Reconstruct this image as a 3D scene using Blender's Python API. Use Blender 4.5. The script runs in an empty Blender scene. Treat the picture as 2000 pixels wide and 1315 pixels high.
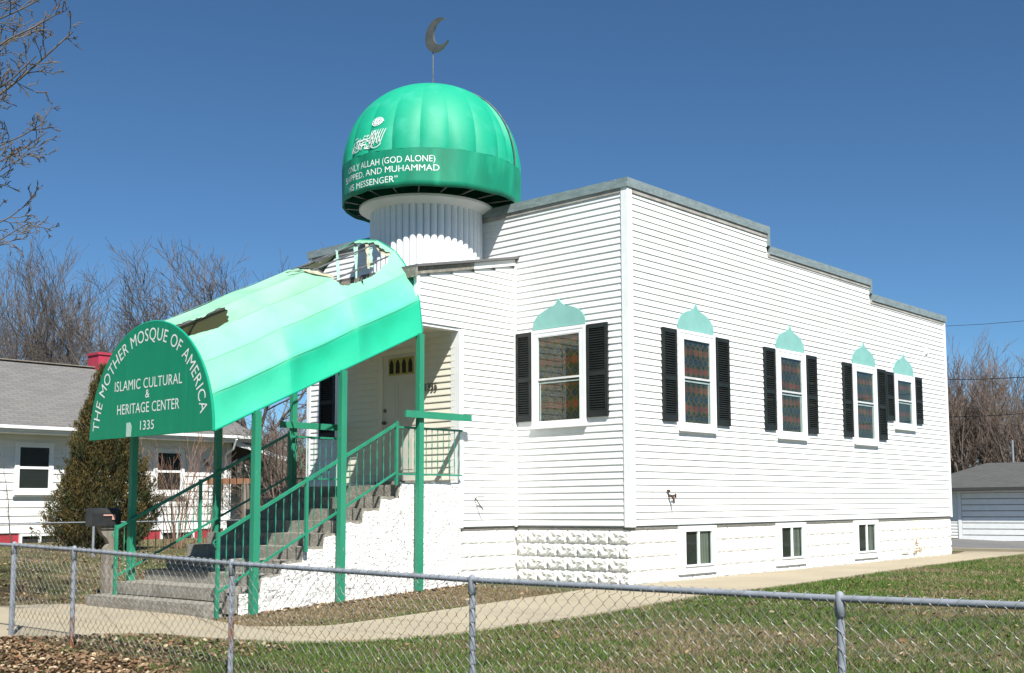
import bpy, math, random
import numpy as np
from mathutils import Vector, Matrix
random.seed(7); rng = np.random.default_rng(7)
PI = math.pi; rad = math.radians
S = bpy.context.scene; COL = S.collection

# ------------------------------------------------------------------ camera
CAM = Vector((-13.669, -10.344, 0.303))
cd = bpy.data.cameras.new('camera'); cam = bpy.data.objects.new('camera', cd); COL.objects.link(cam)
r_ = Vector((0.63897327, -0.76918499, -0.0082232)); u_ = Vector((-0.06816223, -0.06726502, 0.9954041)); f_ = Vector((0.76620302, 0.6354761, 0.09540992))
m = Matrix.Identity(4)
for i, a in enumerate((r_, u_, -f_)):
    for j in range(3): m[j][i] = a[j]
m.translation = CAM
cam.matrix_world = m
cd.sensor_width = 36; cd.lens = 2253.28 * 36 / 2000
cd.shift_x = (1000 - 1128.54) / 2000; cd.shift_y = (772.1 - 657.5) / 2000
cd.clip_end = 2000; cd.clip_start = 0.05
S.camera = cam
# ------------------------------------------------------------------ world, sun, exposure
SUN_AZ, SUN_EL = 238.6, 49.0          # azimuth counter-clockwise from +x
w = bpy.data.worlds.new('World'); S.world = w; w.use_nodes = True
nt = w.node_tree; nt.nodes.clear()
sky = nt.nodes.new('ShaderNodeTexSky'); sky.sky_type = 'NISHITA'; sky.sun_disc = False
sky.sun_elevation = rad(SUN_EL); sky.sun_rotation = rad(90 - SUN_AZ)
sky.altitude = 600; sky.air_density = 0.75; sky.dust_density = 0.15; sky.ozone_density = 2.2
bg = nt.nodes.new('ShaderNodeBackground'); bg.inputs[1].default_value = 0.052
ow = nt.nodes.new('ShaderNodeOutputWorld')
tint = nt.nodes.new('ShaderNodeMix'); tint.data_type = 'RGBA'; tint.blend_type = 'MULTIPLY'; tint.inputs[0].default_value = 1; tint.inputs[7].default_value = (.70, 1.03, 1.20, 1)   # camera's cooler rendering of the sky
nt.links.new(sky.outputs[0], tint.inputs[6]); nt.links.new(tint.outputs[2], bg.inputs[0]); nt.links.new(bg.outputs[0], ow.inputs[0])
ld = bpy.data.lights.new('sun', 'SUN'); ld.energy = 5.0; ld.angle = rad(0.5); ld.color = (1.0, 0.965, 0.91)
sun = bpy.data.objects.new('sun', ld); COL.objects.link(sun)
sd = Vector((math.cos(rad(SUN_EL)) * math.cos(rad(SUN_AZ)), math.cos(rad(SUN_EL)) * math.sin(rad(SUN_AZ)), math.sin(rad(SUN_EL))))
sun.rotation_euler = sd.to_track_quat('Z', 'Y').to_euler(); sun.location = sd * 40
S.view_settings.view_transform = 'Standard'; S.view_settings.look = 'None'
S.view_settings.exposure = 0.82; S.view_settings.gamma = 1; S.view_settings.use_curve_mapping = False
S.render.engine = 'CYCLES'; S.cycles.max_bounces = 6

# ------------------------------------------------------------------ materials
def mat(name, col, rough=.6, col2=None, ns=3., nd=4, bump=0., bs=30., metal=0., spec=.4, lo=.35, hi=.65, col3=None, ns3=20., f3=(.6, .75), stretch=None, vcol=None, trans=0., back=None):
    M = bpy.data.materials.new(name); M.use_nodes = True; n = M.node_tree.nodes; l = M.node_tree.links
    b = n['Principled BSDF']; b.inputs['Roughness'].default_value = rough; b.inputs['Metallic'].default_value = metal
    b.inputs['Specular IOR Level'].default_value = spec
    tc = n.new('ShaderNodeTexCoord'); co = tc.outputs['Object']
    if stretch:
        mp = n.new('ShaderNodeMapping'); mp.inputs['Scale'].default_value = stretch; l.new(co, mp.inputs[0]); co = mp.outputs[0]
    def noise(sc, d=nd):
        t = n.new('ShaderNodeTexNoise'); t.inputs['Scale'].default_value = sc; t.inputs['Detail'].default_value = d; l.new(co, t.inputs['Vector']); return t.outputs['Fac']
    def ramp(fac, a, z):
        r = n.new('ShaderNodeMapRange'); r.inputs['From Min'].default_value = a; r.inputs['From Max'].default_value = z; l.new(fac, r.inputs[0]); return r.outputs[0]
    def mix(fac, a, c):
        x = n.new('ShaderNodeMix'); x.data_type = 'RGBA'; l.new(fac, x.inputs[0])
        if isinstance(a, tuple): x.inputs[6].default_value = (*a, 1)
        else: l.new(a, x.inputs[6])
        if isinstance(c, tuple): x.inputs[7].default_value = (*c, 1)
        else: l.new(c, x.inputs[7])
        return x.outputs[2]
    cur = col
    if vcol:
        at = n.new('ShaderNodeVertexColor'); at.layer_name = vcol; cur = at.outputs[0]
    if col2:
        if vcol:
            x = n.new('ShaderNodeMix'); x.data_type = 'RGBA'; x.blend_type = 'MULTIPLY'; x.inputs[0].default_value = 1
            l.new(cur, x.inputs[6]); l.new(mix(ramp(noise(ns), lo, hi), (1, 1, 1), col2), x.inputs[7]); cur = x.outputs[2]
        else: cur = mix(ramp(noise(ns), lo, hi), cur, col2)
    if col3: cur = mix(ramp(noise(ns3), *f3), cur, col3)
    if back:
        g = n.new('ShaderNodeNewGeometry'); cur = mix(g.outputs['Backfacing'], cur, back)
    if isinstance(cur, tuple): b.inputs['Base Color'].default_value = (*cur, 1)
    else: l.new(cur, b.inputs['Base Color'])
    if bump:
        bp = n.new('ShaderNodeBump'); bp.inputs['Strength'].default_value = bump; bp.inputs['Distance'].default_value = .02
        l.new(noise(bs, 5), bp.inputs['Height']); l.new(bp.outputs[0], b.inputs['Normal'])
    if trans:
        t = n.new('ShaderNodeBsdfTranslucent'); ms = n.new('ShaderNodeMixShader'); ms.inputs[0].default_value = trans
        if isinstance(cur, tuple): t.inputs[0].default_value = (*cur, 1)
        else: l.new(cur, t.inputs[0])
        l.new(b.outputs[0], ms.inputs[1]); l.new(t.outputs[0], ms.inputs[2]); l.new(ms.outputs[0], n['Material Output'].inputs[0])
    return M
def glass(name, tint=(.9, .95, .93), mixf=.55):
    M = bpy.data.materials.new(name); M.use_nodes = True; n = M.node_tree.nodes; l = M.node_tree.links; n.remove(n['Principled BSDF'])
    t = n.new('ShaderNodeBsdfTransparent'); t.inputs[0].default_value = (*tint, 1)
    g = n.new('ShaderNodeBsdfGlossy'); g.inputs['Roughness'].default_value = .02
    lw = n.new('ShaderNodeLayerWeight'); lw.inputs[0].default_value = .5; pw = n.new('ShaderNodeMath'); pw.operation = 'POWER'; pw.inputs[1].default_value = 4.; l.new(lw.outputs['Facing'], pw.inputs[0]); fr = n.new('ShaderNodeMath'); fr.operation = 'MULTIPLY_ADD'; fr.inputs[1].default_value = .5; fr.inputs[2].default_value = .03; l.new(pw.outputs[0], fr.inputs[0])
    ms = n.new('ShaderNodeMixShader'); l.new(fr.outputs[0], ms.inputs[0]); l.new(t.outputs[0], ms.inputs[1]); l.new(g.outputs[0], ms.inputs[2])
    l.new(ms.outputs[0], n['Material Output'].inputs[0]); return M
M = {}
M['siding'] = mat('white_vinyl_siding', (.80, .80, .78), .42, (.72, .72, .67), ns=1.1, nd=6, lo=.4, hi=.75, col3=(.62, .60, .52), ns3=3.5, f3=(.60, .9), bump=.08, bs=20)
M['siding_inner'] = mat('cream_siding', (.72, .69, .58), .5, (.66, .64, .54), ns=2)
M['trim'] = mat('white_trim', (.80, .81, .80), .4, (.74, .76, .75), ns=4)
M['sash'] = mat('grey_white_sash', (.62, .63, .61), .4, (.5, .51, .5), ns=6)
M['coping'] = mat('galvanized_coping', (.29, .35, .345), .5, (.22, .27, .265), ns=5, col3=(.36, .42, .41), ns3=14, f3=(.55, .7), metal=.35, stretch=(1, 1, 3))
M['block'] = mat('white_painted_block', (.80, .79, .75), .6, (.74, .73, .68), ns=5, bump=.5, bs=55)
M['mortar'] = mat('block_joint', (.72, .71, .67), .8, (.6, .59, .55), ns=9, bump=.4, bs=40)
M['stucco'] = mat('white_rough_stucco', (.80, .79, .76), .75, (.75, .74, .70), ns=6, col3=(.20, .19, .17), ns3=34, f3=(.61, .645), bump=.9, bs=50)
M['soffit'] = mat('trim_in_painted_shade', (.40, .38, .34), .8, (.28, .26, .23), ns=5)  # trim colour darkened to hold the shade beneath the coping
M['sill_gap'] = mat('weathered_sill_plate', (.22, .21, .18), .8, (.13, .12, .10), ns=12, bump=.4, stretch=(1, 1, 6))
M['shutter'] = mat('black_shutter_plastic', (.013, .017, .016), .5, (.020, .024, .023), ns=5, spec=.25)
M['onion'] = mat('seafoam_paint', (.215, .45, .405), .6, (.19, .41, .37), ns=6)
M['dark'] = mat('dark_interior', (.02, .02, .018), .9)
M['curtain'] = mat('grey_curtain', (.20, .21, .17), .9, (.10, .10, .09), ns=3, stretch=(8, 8, .4))
M['glass'] = glass('window_glass')
M['stain'] = mat('stained_glass_film', (1, 1, 1), .35, vcol='Col', col2=(.5, .5, .5), ns=4)
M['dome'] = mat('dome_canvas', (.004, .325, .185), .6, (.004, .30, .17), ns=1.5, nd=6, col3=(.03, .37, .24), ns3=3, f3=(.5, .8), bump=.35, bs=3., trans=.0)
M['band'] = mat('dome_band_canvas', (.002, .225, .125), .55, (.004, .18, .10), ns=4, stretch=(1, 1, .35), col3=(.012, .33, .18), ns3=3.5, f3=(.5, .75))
M['dome_in'] = mat('dome_inner_cloth', (.015, .26, .16), .8, (.012, .2, .12), ns=4)
M['awning'] = mat('faded_sag_shaded_canvas', (1, 1, 1), .6, vcol='Col', col2=(.84, .91, .88), ns=2.6, nd=7, lo=.42, hi=.68, trans=.04, back=(.44, .48, .30), bump=.45, bs=3.2)  # vertex colour holds real fading plus painted sag shade
M['seam'] = mat('dirty_canvas_seam', (.16, .46, .31), .8, (.26, .46, .33), ns=6)
M['cloth'] = mat('torn_beige_lining', (.50, .46, .34), .8, (.35, .33, .22), ns=12, trans=.2)
M['strap'] = mat('torn_mint_strips', (.35, .62, .50), .7, (.28, .45, .36), ns=9, trans=.2)
M['pipe'] = mat('grey_frame_pipe', (.26, .27, .27), .4, (.16, .16, .16), ns=9, metal=.6)
M['sign'] = mat('sign_green', (.001, .205, .100), .5, (.001, .185, .09), ns=1.6, stretch=(1, 4, .4), col3=(.01, .28, .14), ns3=5, f3=(.62, .8))
M['sign_edge'] = mat('sign_edge_green', (.005, .30, .18), .5)
M['letter'] = mat('white_lettering', (.70, .72, .70), .5, (.55, .6, .57), ns=14)
M['band_letter'] = mat('band_white_lettering', (.78, .80, .79), .5, (.6, .66, .63), ns=10)
M['tape'] = mat('pale_tape_patch', (.38, .52, .46), .4, (.3, .45, .38), ns=20)
M['post'] = mat('green_painted_post', (.026, .245, .140), .5, (.020, .21, .118), ns=3, col3=(.30, .33, .28), ns3=16, f3=(.70, .74), stretch=(1, 1, .3), bump=.2, bs=40)
M['rail'] = mat('green_painted_iron', (.024, .235, .135), .45, (.018, .19, .108), ns=6, col3=(.10, .07, .04), ns3=30, f3=(.70, .76))
M['conc'] = mat('stair_concrete', (.25, .235, .195), .85, (.18, .168, .138), ns=5, bump=.6, bs=40, col3=(.33, .31, .27), ns3=14, f3=(.5, .7))
M['path'] = mat('path_concrete', (.345, .295, .205), .85, (.30, .26, .185), ns=1.1, bump=.25, bs=60, col3=(.34, .29, .21), ns3=4, f3=(.6, .8))
M['galv'] = mat('galvanized_steel', (.24, .265, .30), .65, (.18, .20, .22), ns=9, spec=.3)
M['wire'] = mat('galvanized_wire', (.34, .33, .31), .42, (.10, .06, .035), ns=16, lo=.50, hi=.60, metal=.65)
M['rust'] = mat('rusty_post', (.24, .265, .30), .5, (.20, .08, .03), ns=7, lo=.50, hi=.60, stretch=(1, 1, .3))
M['house'] = mat('neighbour_white_boards', (.78, .78, .76), .6, (.70, .70, .67), ns=1.4, col3=(.5, .49, .44), ns3=9, f3=(.68, .8))
M['red'] = mat('red_foundation_paint', (.36, .03, .045), .7, (.25, .03, .035), ns=3, bump=.3)
M['chim'] = mat('pink_red_chimney_paint', (.40, .032, .065), .7, (.32, .035, .055), ns=6, bump=.4, bs=25)
def shingle(name, c1, c2, sc=1.):
    m_ = mat(name, c1, .9, c2, ns=2.2, bump=.3, bs=60); n = m_.node_tree.nodes; l = m_.node_tree.links
    tc = n.new('ShaderNodeTexCoord'); b = n.new('ShaderNodeTexBrick'); b.inputs['Scale'].default_value = sc; b.inputs['Color1'].default_value = (*c1, 1); b.inputs['Color2'].default_value = (*c2, 1)
    b.inputs['Mortar'].default_value = (c2[0] * .75, c2[1] * .75, c2[2] * .75, 1); b.inputs['Mortar Size'].default_value = .012; b.inputs['Brick Width'].default_value = .32; b.inputs['Row Height'].default_value = .14; b.inputs['Bias'].default_value = -.2
    l.new(tc.outputs['UV'], b.inputs['Vector']); l.new(b.outputs[0], n['Principled BSDF'].inputs['Base Color']); return m_
M['roof'] = shingle('grey_shingle_roof', (.165, .160, .150), (.125, .122, .116))
M['garage_roof'] = shingle('dark_shingle_roof', (.085, .085, .082), (.065, .065, .062))
M['flatroof'] = mat('roof_membrane', (.12, .12, .12), .9)
M['fascia'] = mat('peeling_fascia', (.19, .175, .145), .8, (.34, .32, .27), ns=9, lo=.45, hi=.7, col3=(.6, .58, .52), ns3=18, f3=(.66, .70), bump=.3)
M['asphalt'] = mat('driveway_asphalt', (.17, .165, .155), .9, (.12, .12, .115), ns=3, bump=.3)
M['door'] = mat('cream_door', (.60, .58, .50), .45, (.55, .53, .46), ns=3)
M['brass'] = mat('dull_door_hardware', (.12, .10, .07), .35, metal=.7)
M['gold'] = mat('yellow_light_surround', (.42, .38, .10), .5, (.3, .27, .07), ns=9)
M['black'] = mat('black_plastic', (.016, .017, .018), .45, (.03, .03, .03), ns=6)
M['flag'] = mat('faded_pink_flag', (.55, .30, .25), .5)
M['wood'] = mat('weathered_grey_wood', (.24, .215, .18), .9, (.16, .14, .11), ns=6, stretch=(4, 4, .5), bump=.4)
M['wood_red'] = mat('brown_lumber', (.24, .11, .055), .8, (.16, .075, .04), ns=6, stretch=(4, 4, .5))
M['bark'] = mat('grey_brown_bark', (.135, .115, .095), .95, (.085, .07, .058), ns=4)
M['twig'] = mat('grey_brown_twigs', (.135, .115, .10), .95, (.095, .08, .07), ns=.6)
M['twig_far'] = mat('tan_twigs', (.19, .145, .115), .95, (.12, .09, .075), ns=.4)
M['shrub'] = mat('tan_shrub_stems', (.27, .16, .11), .9, (.18, .10, .07), ns=3)
M['cedar'] = mat('cedar_foliage', (1, 1, 1), .8, vcol='Col', col2=(.8, .8, .8), ns=2., trans=.1)
M['grass'] = mat('grass_blades', (1, 1, 1), .8, vcol='Col', col2=(.85, .85, .8), ns=1.5, trans=.15)
M['leaf'] = mat('dead_leaves', (1, 1, 1), .8, vcol='Col', col2=(.7, .7, .7), ns=9, trans=.1)
M['steelgrey'] = mat('grey_sheet_metal', (.10, .11, .10), .5, (.07, .08, .075), ns=4, metal=.3)
M['polew'] = mat('utility_wire', (.02, .02, .02), .7)

# ------------------------------------------------------------------ mesh builder
class MB:
    def __init__(s): s.v = []; s.f = []; s.mi = []; s.cm = 0
    def add(s, vs, fs):
        o = len(s.v); s.v += [tuple(x) for x in vs]; s.f += [tuple(i + o for i in f) for f in fs]; s.mi += [s.cm] * len(fs); return s
    def box(s, x0, x1, y0, y1, z0, z1):
        return s.add([(x0, y0, z0), (x1, y0, z0), (x1, y1, z0), (x0, y1, z0), (x0, y0, z1), (x1, y0, z1), (x1, y1, z1), (x0, y1, z1)],
                     [(0, 3, 2, 1), (4, 5, 6, 7), (0, 1, 5, 4), (1, 2, 6, 5), (2, 3, 7, 6), (3, 0, 4, 7)])
    def tube(s, pts, r, n=8, caps=True):
        pts = [Vector(p) for p in pts]; k = len(pts); rs = r if isinstance(r, (list, tuple)) else [r] * k
        vs = []; fs = []; prev = None
        for i, p in enumerate(pts):
            t = (pts[min(i + 1, k - 1)] - pts[max(i - 1, 0)]).normalized()
            a = prev if prev is not None else (Vector((0, 0, 1)) if abs(t.z) < .9 else Vector((1, 0, 0)))
            a = (a - t * a.dot(t)).normalized(); prev = a; b = t.cross(a)
            for j in range(n):
                q = 2 * PI * j / n + (PI / n if n == 4 else 0); vs.append(p + (a * math.cos(q) + b * math.sin(q)) * rs[i])
        for i in range(k - 1):
            for j in range(n): fs.append((i * n + j, i * n + (j + 1) % n, (i + 1) * n + (j + 1) % n, (i + 1) * n + j))
        if caps: fs += [tuple(range(n - 1, -1, -1)), tuple((k - 1) * n + j for j in range(n))]
        return s.add(vs, fs)
    def bar(s, a, b, w, h):     # rectangular bar, w across (horizontal), h vertical-ish
        a = Vector(a); b = Vector(b); t = (b - a).normalized(); up = Vector((0, 0, 1)) if abs(t.z) < .95 else Vector((1, 0, 0))
        x = t.cross(up).normalized(); y = x.cross(t).normalized(); x *= w / 2; y *= h / 2
        vs = [a - x - y, a + x - y, a + x + y, a - x + y, b - x - y, b + x - y, b + x + y, b - x + y]
        return s.add(vs, [(0, 3, 2, 1), (4, 5, 6, 7), (0, 1, 5, 4), (1, 2, 6, 5), (2, 3, 7, 6), (3, 0, 4, 7)])
    def prism(s, poly, axis, a, b):   # poly 2D extruded along axis from a to b
        def P(q, t):
            return {'x': (t, q[0], q[1]), 'y': (q[0], t, q[1]), 'z': (q[0], q[1], t)}[axis]
        n = len(poly); vs = [P(q, a) for q in poly] + [P(q, b) for q in poly]
        fs = [tuple(range(n)), tuple(range(2 * n - 1, n - 1, -1))] + [(i, i + n, (i + 1) % n + n, (i + 1) % n) for i in range(n)]
        return s.add(vs, fs)
    def lathe(s, prof, c, n=48, arc=(0, 2 * PI)):
        full = abs(arc[1] - arc[0] - 2 * PI) < 1e-6; m_ = n if full else n + 1; vs = []
        for (r, z) in prof:
            for j in range(m_):
                q = arc[0] + (arc[1] - arc[0]) * j / n; vs.append((c[0] + r * math.cos(q), c[1] + r * math.sin(q), c[2] + z))
        fs = []
        for i in range(len(prof) - 1):
            for j in range(n): fs.append((i * m_ + j, i * m_ + (j + 1) % m_, (i + 1) * m_ + (j + 1) % m_, (i + 1) * m_ + j))
        return s.add(vs, fs)
    def mesh(s, name, smooth=False, fixn=True):
        me = bpy.data.meshes.new(name); me.from_pydata(s.v, [], s.f)
        if any(s.mi): me.polygons.foreach_set('material_index', s.mi)
        if fixn:
            import bmesh
            b = bmesh.new(); b.from_mesh(me); bmesh.ops.recalc_face_normals(b, faces=b.faces); b.to_mesh(me); b.free()
        if smooth: me.polygons.foreach_set('use_smooth', [True] * len(me.polygons))
        me.update(); return me
def npmesh(name, V, F, cols=None):
    """V (n,3) float, F (m,k) int, optional per-vertex colours"""
    me = bpy.data.meshes.new(name); V = np.asarray(V, np.float32); F = np.asarray(F, np.int32); k = F.shape[1]
    me.vertices.add(len(V)); me.vertices.foreach_set('co', V.ravel())
    me.loops.add(F.size); me.loops.foreach_set('vertex_index', F.ravel())
    me.polygons.add(len(F)); me.polygons.foreach_set('loop_start', np.arange(0, F.size, k, dtype=np.int32)); me.polygons.foreach_set('loop_total', np.full(len(F), k, np.int32))
    me.update(calc_edges=True)
    if cols is not None:
        a = me.color_attributes.new('Col', 'FLOAT_COLOR', 'POINT'); c = np.ones((len(V), 4), np.float32); c[:, :3] = cols; a.data.foreach_set('color', c.ravel())
    return me
def link(name, me, mt=None, parent=None, kind=None, loc=None):
    if mt is not None and not me.materials:
        for q in (mt if isinstance(mt, (list, tuple)) else [mt]): me.materials.append(M[q] if isinstance(q, str) else q)
    o = bpy.data.objects.new(name, me); COL.objects.link(o)
    if parent is not None:
        o.parent = parent; o.matrix_parent_inverse = Matrix.Translation(-world_loc(parent))
    if loc is not None: o.location = loc
    if kind: o['kind'] = kind
    return o
def world_loc(o):
    return Vector(o.get('_w', (0, 0, 0))) if o.type == 'EMPTY' else Vector(o.get('_w', (0, 0, 0)))
EMP = []
def thing(name, label, cat, loc, group=None):
    o = bpy.data.objects.new(name, None); COL.objects.link(o); o.location = loc; o['_w'] = tuple(loc); o.empty_display_size = .2; EMP.append(o)
    o['label'] = label; o['category'] = cat
    if group: o['group'] = group
    return o
def tag(o, label, cat, group=None):
    o['label'] = label; o['category'] = cat
    if group: o['group'] = group
    return o
def part(name, mb, mt, parent, smooth=False, loc=None, kind=None, fixn=True):
    return link(name, mb.mesh(name, smooth, fixn), mt, parent, kind, loc)

# ------------------------------------------------------------------ ground
def sm(t): t = np.clip(t, 0, 1); return t * t * (3 - 2 * t)
def gz(x, y):
    x = np.asarray(x, float); y = np.asarray(y, float)
    t = np.clip((-1.0 - x) / 6.6, 0, 1.25); t2 = np.clip((3 - y) / 9, 0, 1)
    b = -.88 - t * (.24 + .18 * t2)
    b = b + sm((y - 5.9) / 4.6) * (-.46 - b) * (x < 60)
    b = b - .5 * sm((x - 13.5) / 20)
    return b
def G(x, y): return float(gz(x, y))
xs = np.unique(np.concatenate([np.arange(-16, 14, .25), np.arange(14, 40, 1.), [-900, -400, -150, -80, -40, -25, -20, 50, 70, 100, 160, 300, 600, 1200]]))
ys = np.unique(np.concatenate([np.arange(-14, 14, .25), np.arange(14, 40, 1.), [-900, -400, -150, -80, -40, -25, -18, 50, 70, 100, 160, 300, 600, 1200]]))
X, Y = np.meshgrid(xs, ys, indexing='ij'); Z = gz(X, Y)
V = np.stack([X, Y, Z], -1).reshape(-1, 3); ny = len(ys); I, J = np.meshgrid(np.arange(len(xs) - 1), np.arange(ny - 1), indexing='ij')
F = np.stack([I * ny + J, (I + 1) * ny + J, (I + 1) * ny + J + 1, I * ny + J + 1], -1).reshape(-1, 4)
M['soil'] = mat('winter_lawn_soil', (.050, .062, .018), .95, (.115, .088, .045), ns=1.1, nd=8, lo=.45, hi=.65, bump=.8, bs=25, col3=(.20, .155, .09), ns3=7, f3=(.6, .8))
link('ground', npmesh('ground', V, F), 'soil', kind='structure')

# path
FAR = [(-9.5, 9.2), (-6.26, 6.35), (-5.75, 6.1), (-5.45, 5.6), (-5.42, 4.46), (-5.5, 3.0), (-5.62, 2.1), (-5.72, 1.2), (-5.2, .42), (-4.37, .30), (-3.41, .22), (-2.26, .12), (-1.42, .02), (-.23, -.06), (1.88, -.06), (5.71, -.06), (12.2, -.06), (13.6, .3)]
NEAR = [(-12.5, 3.6), (-7.68, 3.12), (-7.34, 2.49), (-6.91, 2.2), (-6.6, 1.7), (-6.47, .92), (-6.2, .01), (-5.7, -.72), (-5.02, -1.2), (-4.06, -1.45), (-3.22, -1.66), (-2.13, -1.8), (-.37, -1.95), (1.71, -1.9), (6.1, -1.5), (9.2, -1.35), (12.2, -1.3), (13.9, -1.3)]
def resample(P, n):
    P = np.array(P, float)
    for _ in range(2):
        Q = [P[0]]
        for a, b in zip(P[:-1], P[1:]): Q += [a * .75 + b * .25, a * .25 + b * .75]
        P = np.array(Q + [P[-1]])
    d = np.r_[0, np.cumsum(np.hypot(*np.diff(P, axis=0).T))]; t = np.linspace(0, d[-1], n)
    return np.stack([np.interp(t, d, P[:, 0]), np.interp(t, d, P[:, 1])], -1)
def corresp(n):
    k = np.linspace(0, 17, n); i = np.arange(18); f = np.array(FAR); q = np.array(NEAR)
    a = np.stack([np.interp(k, i, f[:, 0]), np.interp(k, i, f[:, 1])], -1); b = np.stack([np.interp(k, i, q[:, 0]), np.interp(k, i, q[:, 1])], -1)
    ker = np.array([1, 2, 3, 2, 1]) / 9
    for c in (a, b):
        for d in (0, 1): c[2:-2, d] = np.convolve(c[:, d], ker, 'valid')
    return a, b
fa, na = corresp(140)
V = []; F = []
for i in range(140):
    for k in range(7):
        p = fa[i] * (1 - k / 6) + na[i] * k / 6; V.append((p[0], p[1], G(*p) + .025))
    for q in (na[i], fa[i]): V.append((q[0], q[1], G(*q) - .12))
for i in range(139):
    o = i * 9; n_ = o + 9
    for k in range(6): F.append((o + k, o + k + 1, n_ + k + 1, n_ + k))
    F.append((o + 6, o + 7, n_ + 7, n_ + 6)); F.append((o + 8, o, n_, n_ + 8))
mb = MB(); mb.add(V, F); pth = part('footpath', mb, 'path', None, kind='structure', fixn=False)
# joints across the path: thin dark grooves
M['joint'] = mat('path_joint_dirt', (.14, .115, .08), .95, (.20, .17, .12), ns=9)
for i in list(range(9, 138, 9)):
    a, b = fa[i], na[i]; mb = MB(); d = Vector((b[0] - a[0], b[1] - a[1], 0)).normalized(); n2 = Vector((-d.y, d.x, 0)) * .004
    n_ = 6; vs = []
    for k in range(n_ + 1):
        p = a * (1 - k / n_) + b * k / n_
        for s_ in (1, -1): vs.append((p[0] + n2.x * s_, p[1] + n2.y * s_, G(*p) + .029))
    mb.add(vs, [(2 * k, 2 * k + 1, 2 * k + 3, 2 * k + 2) for k in range(n_)]); part('path_joint', mb, 'joint', pth, fixn=False)

# driveway in front of the garage, with a low kerb
mb = MB(); V = []; F = []
gx = np.linspace(14.6, 35.6, 22); gy = [-14., -8, -2, 3, 8, 14, 18]
for x in gx:
    for y in gy: V.append((x, y, G(x, y) + .02))
for i in range(21):
    for j in range(6): F.append((i * 7 + j, i * 7 + 7 + j, i * 7 + 8 + j, i * 7 + 1 + j))
mb.add(V, F); part('driveway', mb, 'asphalt', None, kind='structure', fixn=False)
mb = MB(); mb.box(14.35, 14.6, -.9, 9, -1.1, G(14.4, 0) + .07); part('kerb', mb, 'path', None, kind='structure')

# ------------------------------------------------------------------ mosque
LAP = .1016
mq = thing('mosque_building', 'white sided flat-roofed mosque with stepped parapet, black shutters and green dome tower', 'building', (0, 0, -.88))
Lx, Wy = 12.08, 7.70; X1, X2 = 4.12, 8.22; ZT = (5.25, 4.90, 4.60); CB = .14
core = MB(); core.prism([(.03, -.02), (Lx - .03, -.02), (Lx - .03, ZT[2] - .03), (X2 - .02, ZT[2] - .03), (X2 - .02, ZT[1] - .03), (X1 - .02, ZT[1] - .03), (X1 - .02, ZT[0] - .03), (.03, ZT[0] - .03)], 'y', .03, Wy - .03)
part('wall_core', core, 'siding', mq)
part('vestibule_core', MB().prism([(-1.27, -.02), (.03, -.02), (.03, 4.30), (-1.27, 4.02)], 'y', 2.32, 5.17), 'siding', mq)
part('sill_plate', MB().box(-.0, Lx, 0, .04, -.06, -.021).box(0, .04, .04, 2.3, -.06, -.021).box(-1.27, 0, 2.30, 2.33, -.06, -.021).box(0, .04, 5.2, Wy, -.06, -.021), 'sill_gap', mq)
cache = {}
def board(face, a, b, z, out=0., h=LAP, mt='siding', pos=0., parent=mq, nm='siding_board'):
    """one lap board on plane; face 'y-' (x from a to b, plane y=pos) or 'x-' (y from a to b, plane x=pos)"""
    L = round(b - a, 3); key = (face, L, h, mt)
    if key not in cache:
        prof = [(.0, 0), (.019, 0), (.019, .012), (.004, h + .004), (.0, h + .004)]
        mb = MB()
        if face == 'y-': mb.prism([(-d, z_) for d, z_ in prof], 'x', 0, L)
        else: mb.prism([(-d, z_) for d, z_ in prof], 'y', 0, L)
        cache[key] = mb.mesh('siding_board')
    me = cache[key]
    z += random.uniform(-.0012, .0012); out += random.uniform(0, .0012); loc = (a, pos - out, z) if face == 'y-' else (pos - out, a, z)
    return link(nm, me, mt, parent, loc=loc)
R1 = random.Random(3)
# side wall courses with overlapped joints
for k in range(50):
    z = k * LAP; e = Lx - .06
    if z + LAP > ZT[2] - CB + .05: e = X2 - .02
    if z + LAP > ZT[1] - CB + .05: e = X1 - .02
    if z + LAP > ZT[0] - CB + .08: continue
    x = .09; s_ = R1.uniform(1.4, 3.66) if k % 2 == 0 else s_
    cuts = [x]; c = x + s_
    while c < e - .6: cuts.append(c); c += 3.66
    cuts.append(e)
    if e - cuts[0] > 0:
        for i in range(len(cuts) - 1):
            board('y-', round(cuts[i] - (.03 if i else 0), 2), round(cuts[i + 1], 2), z, out=.0022 * (i % 2))
# front wall, right of the vestibule and above it, and left of it
for k in range(50):
    z = k * LAP
    if z + LAP > ZT[0] - CB + .08: continue
    if z < 4.27: board('x-', .09, 2.27, z)
    else: board('x-', .09, 7.62, z)
    if 0.0 <= z < 4.27: board('x-', 5.21, 7.62, z)
# vestibule right side wall y = 2.29
YV = 2.29
for k in range(43):
    z = k * LAP; x0 = -1.245 if z < 2.98 else -2.13
    top = lambda x: 3.80 + (x + 2.2) * .215
    if z + LAP > top(x0):   # sloping top: start further in
        x0 = -2.2 + (z + LAP - 3.80) / .215
    if x0 > -.25: continue
    if z + LAP > 2.98 and z < 2.98: x0 = -1.245
    board('y-', round(x0, 2), -.05, z, pos=YV)
# door wall of the porch x = -1.3 and front header
for k in range(7, 30):
    z = k * LAP
    if z + LAP > 3.04: continue
    board('x-', 2.37, 3.08, z, pos=-1.28, mt='siding_inner'); board('x-', 4.13, 5.15, z, pos=-1.28, mt='siding_inner')
for k in range(30, 37): board('x-', 2.33, 5.17, k * LAP, pos=-2.15)
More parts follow.
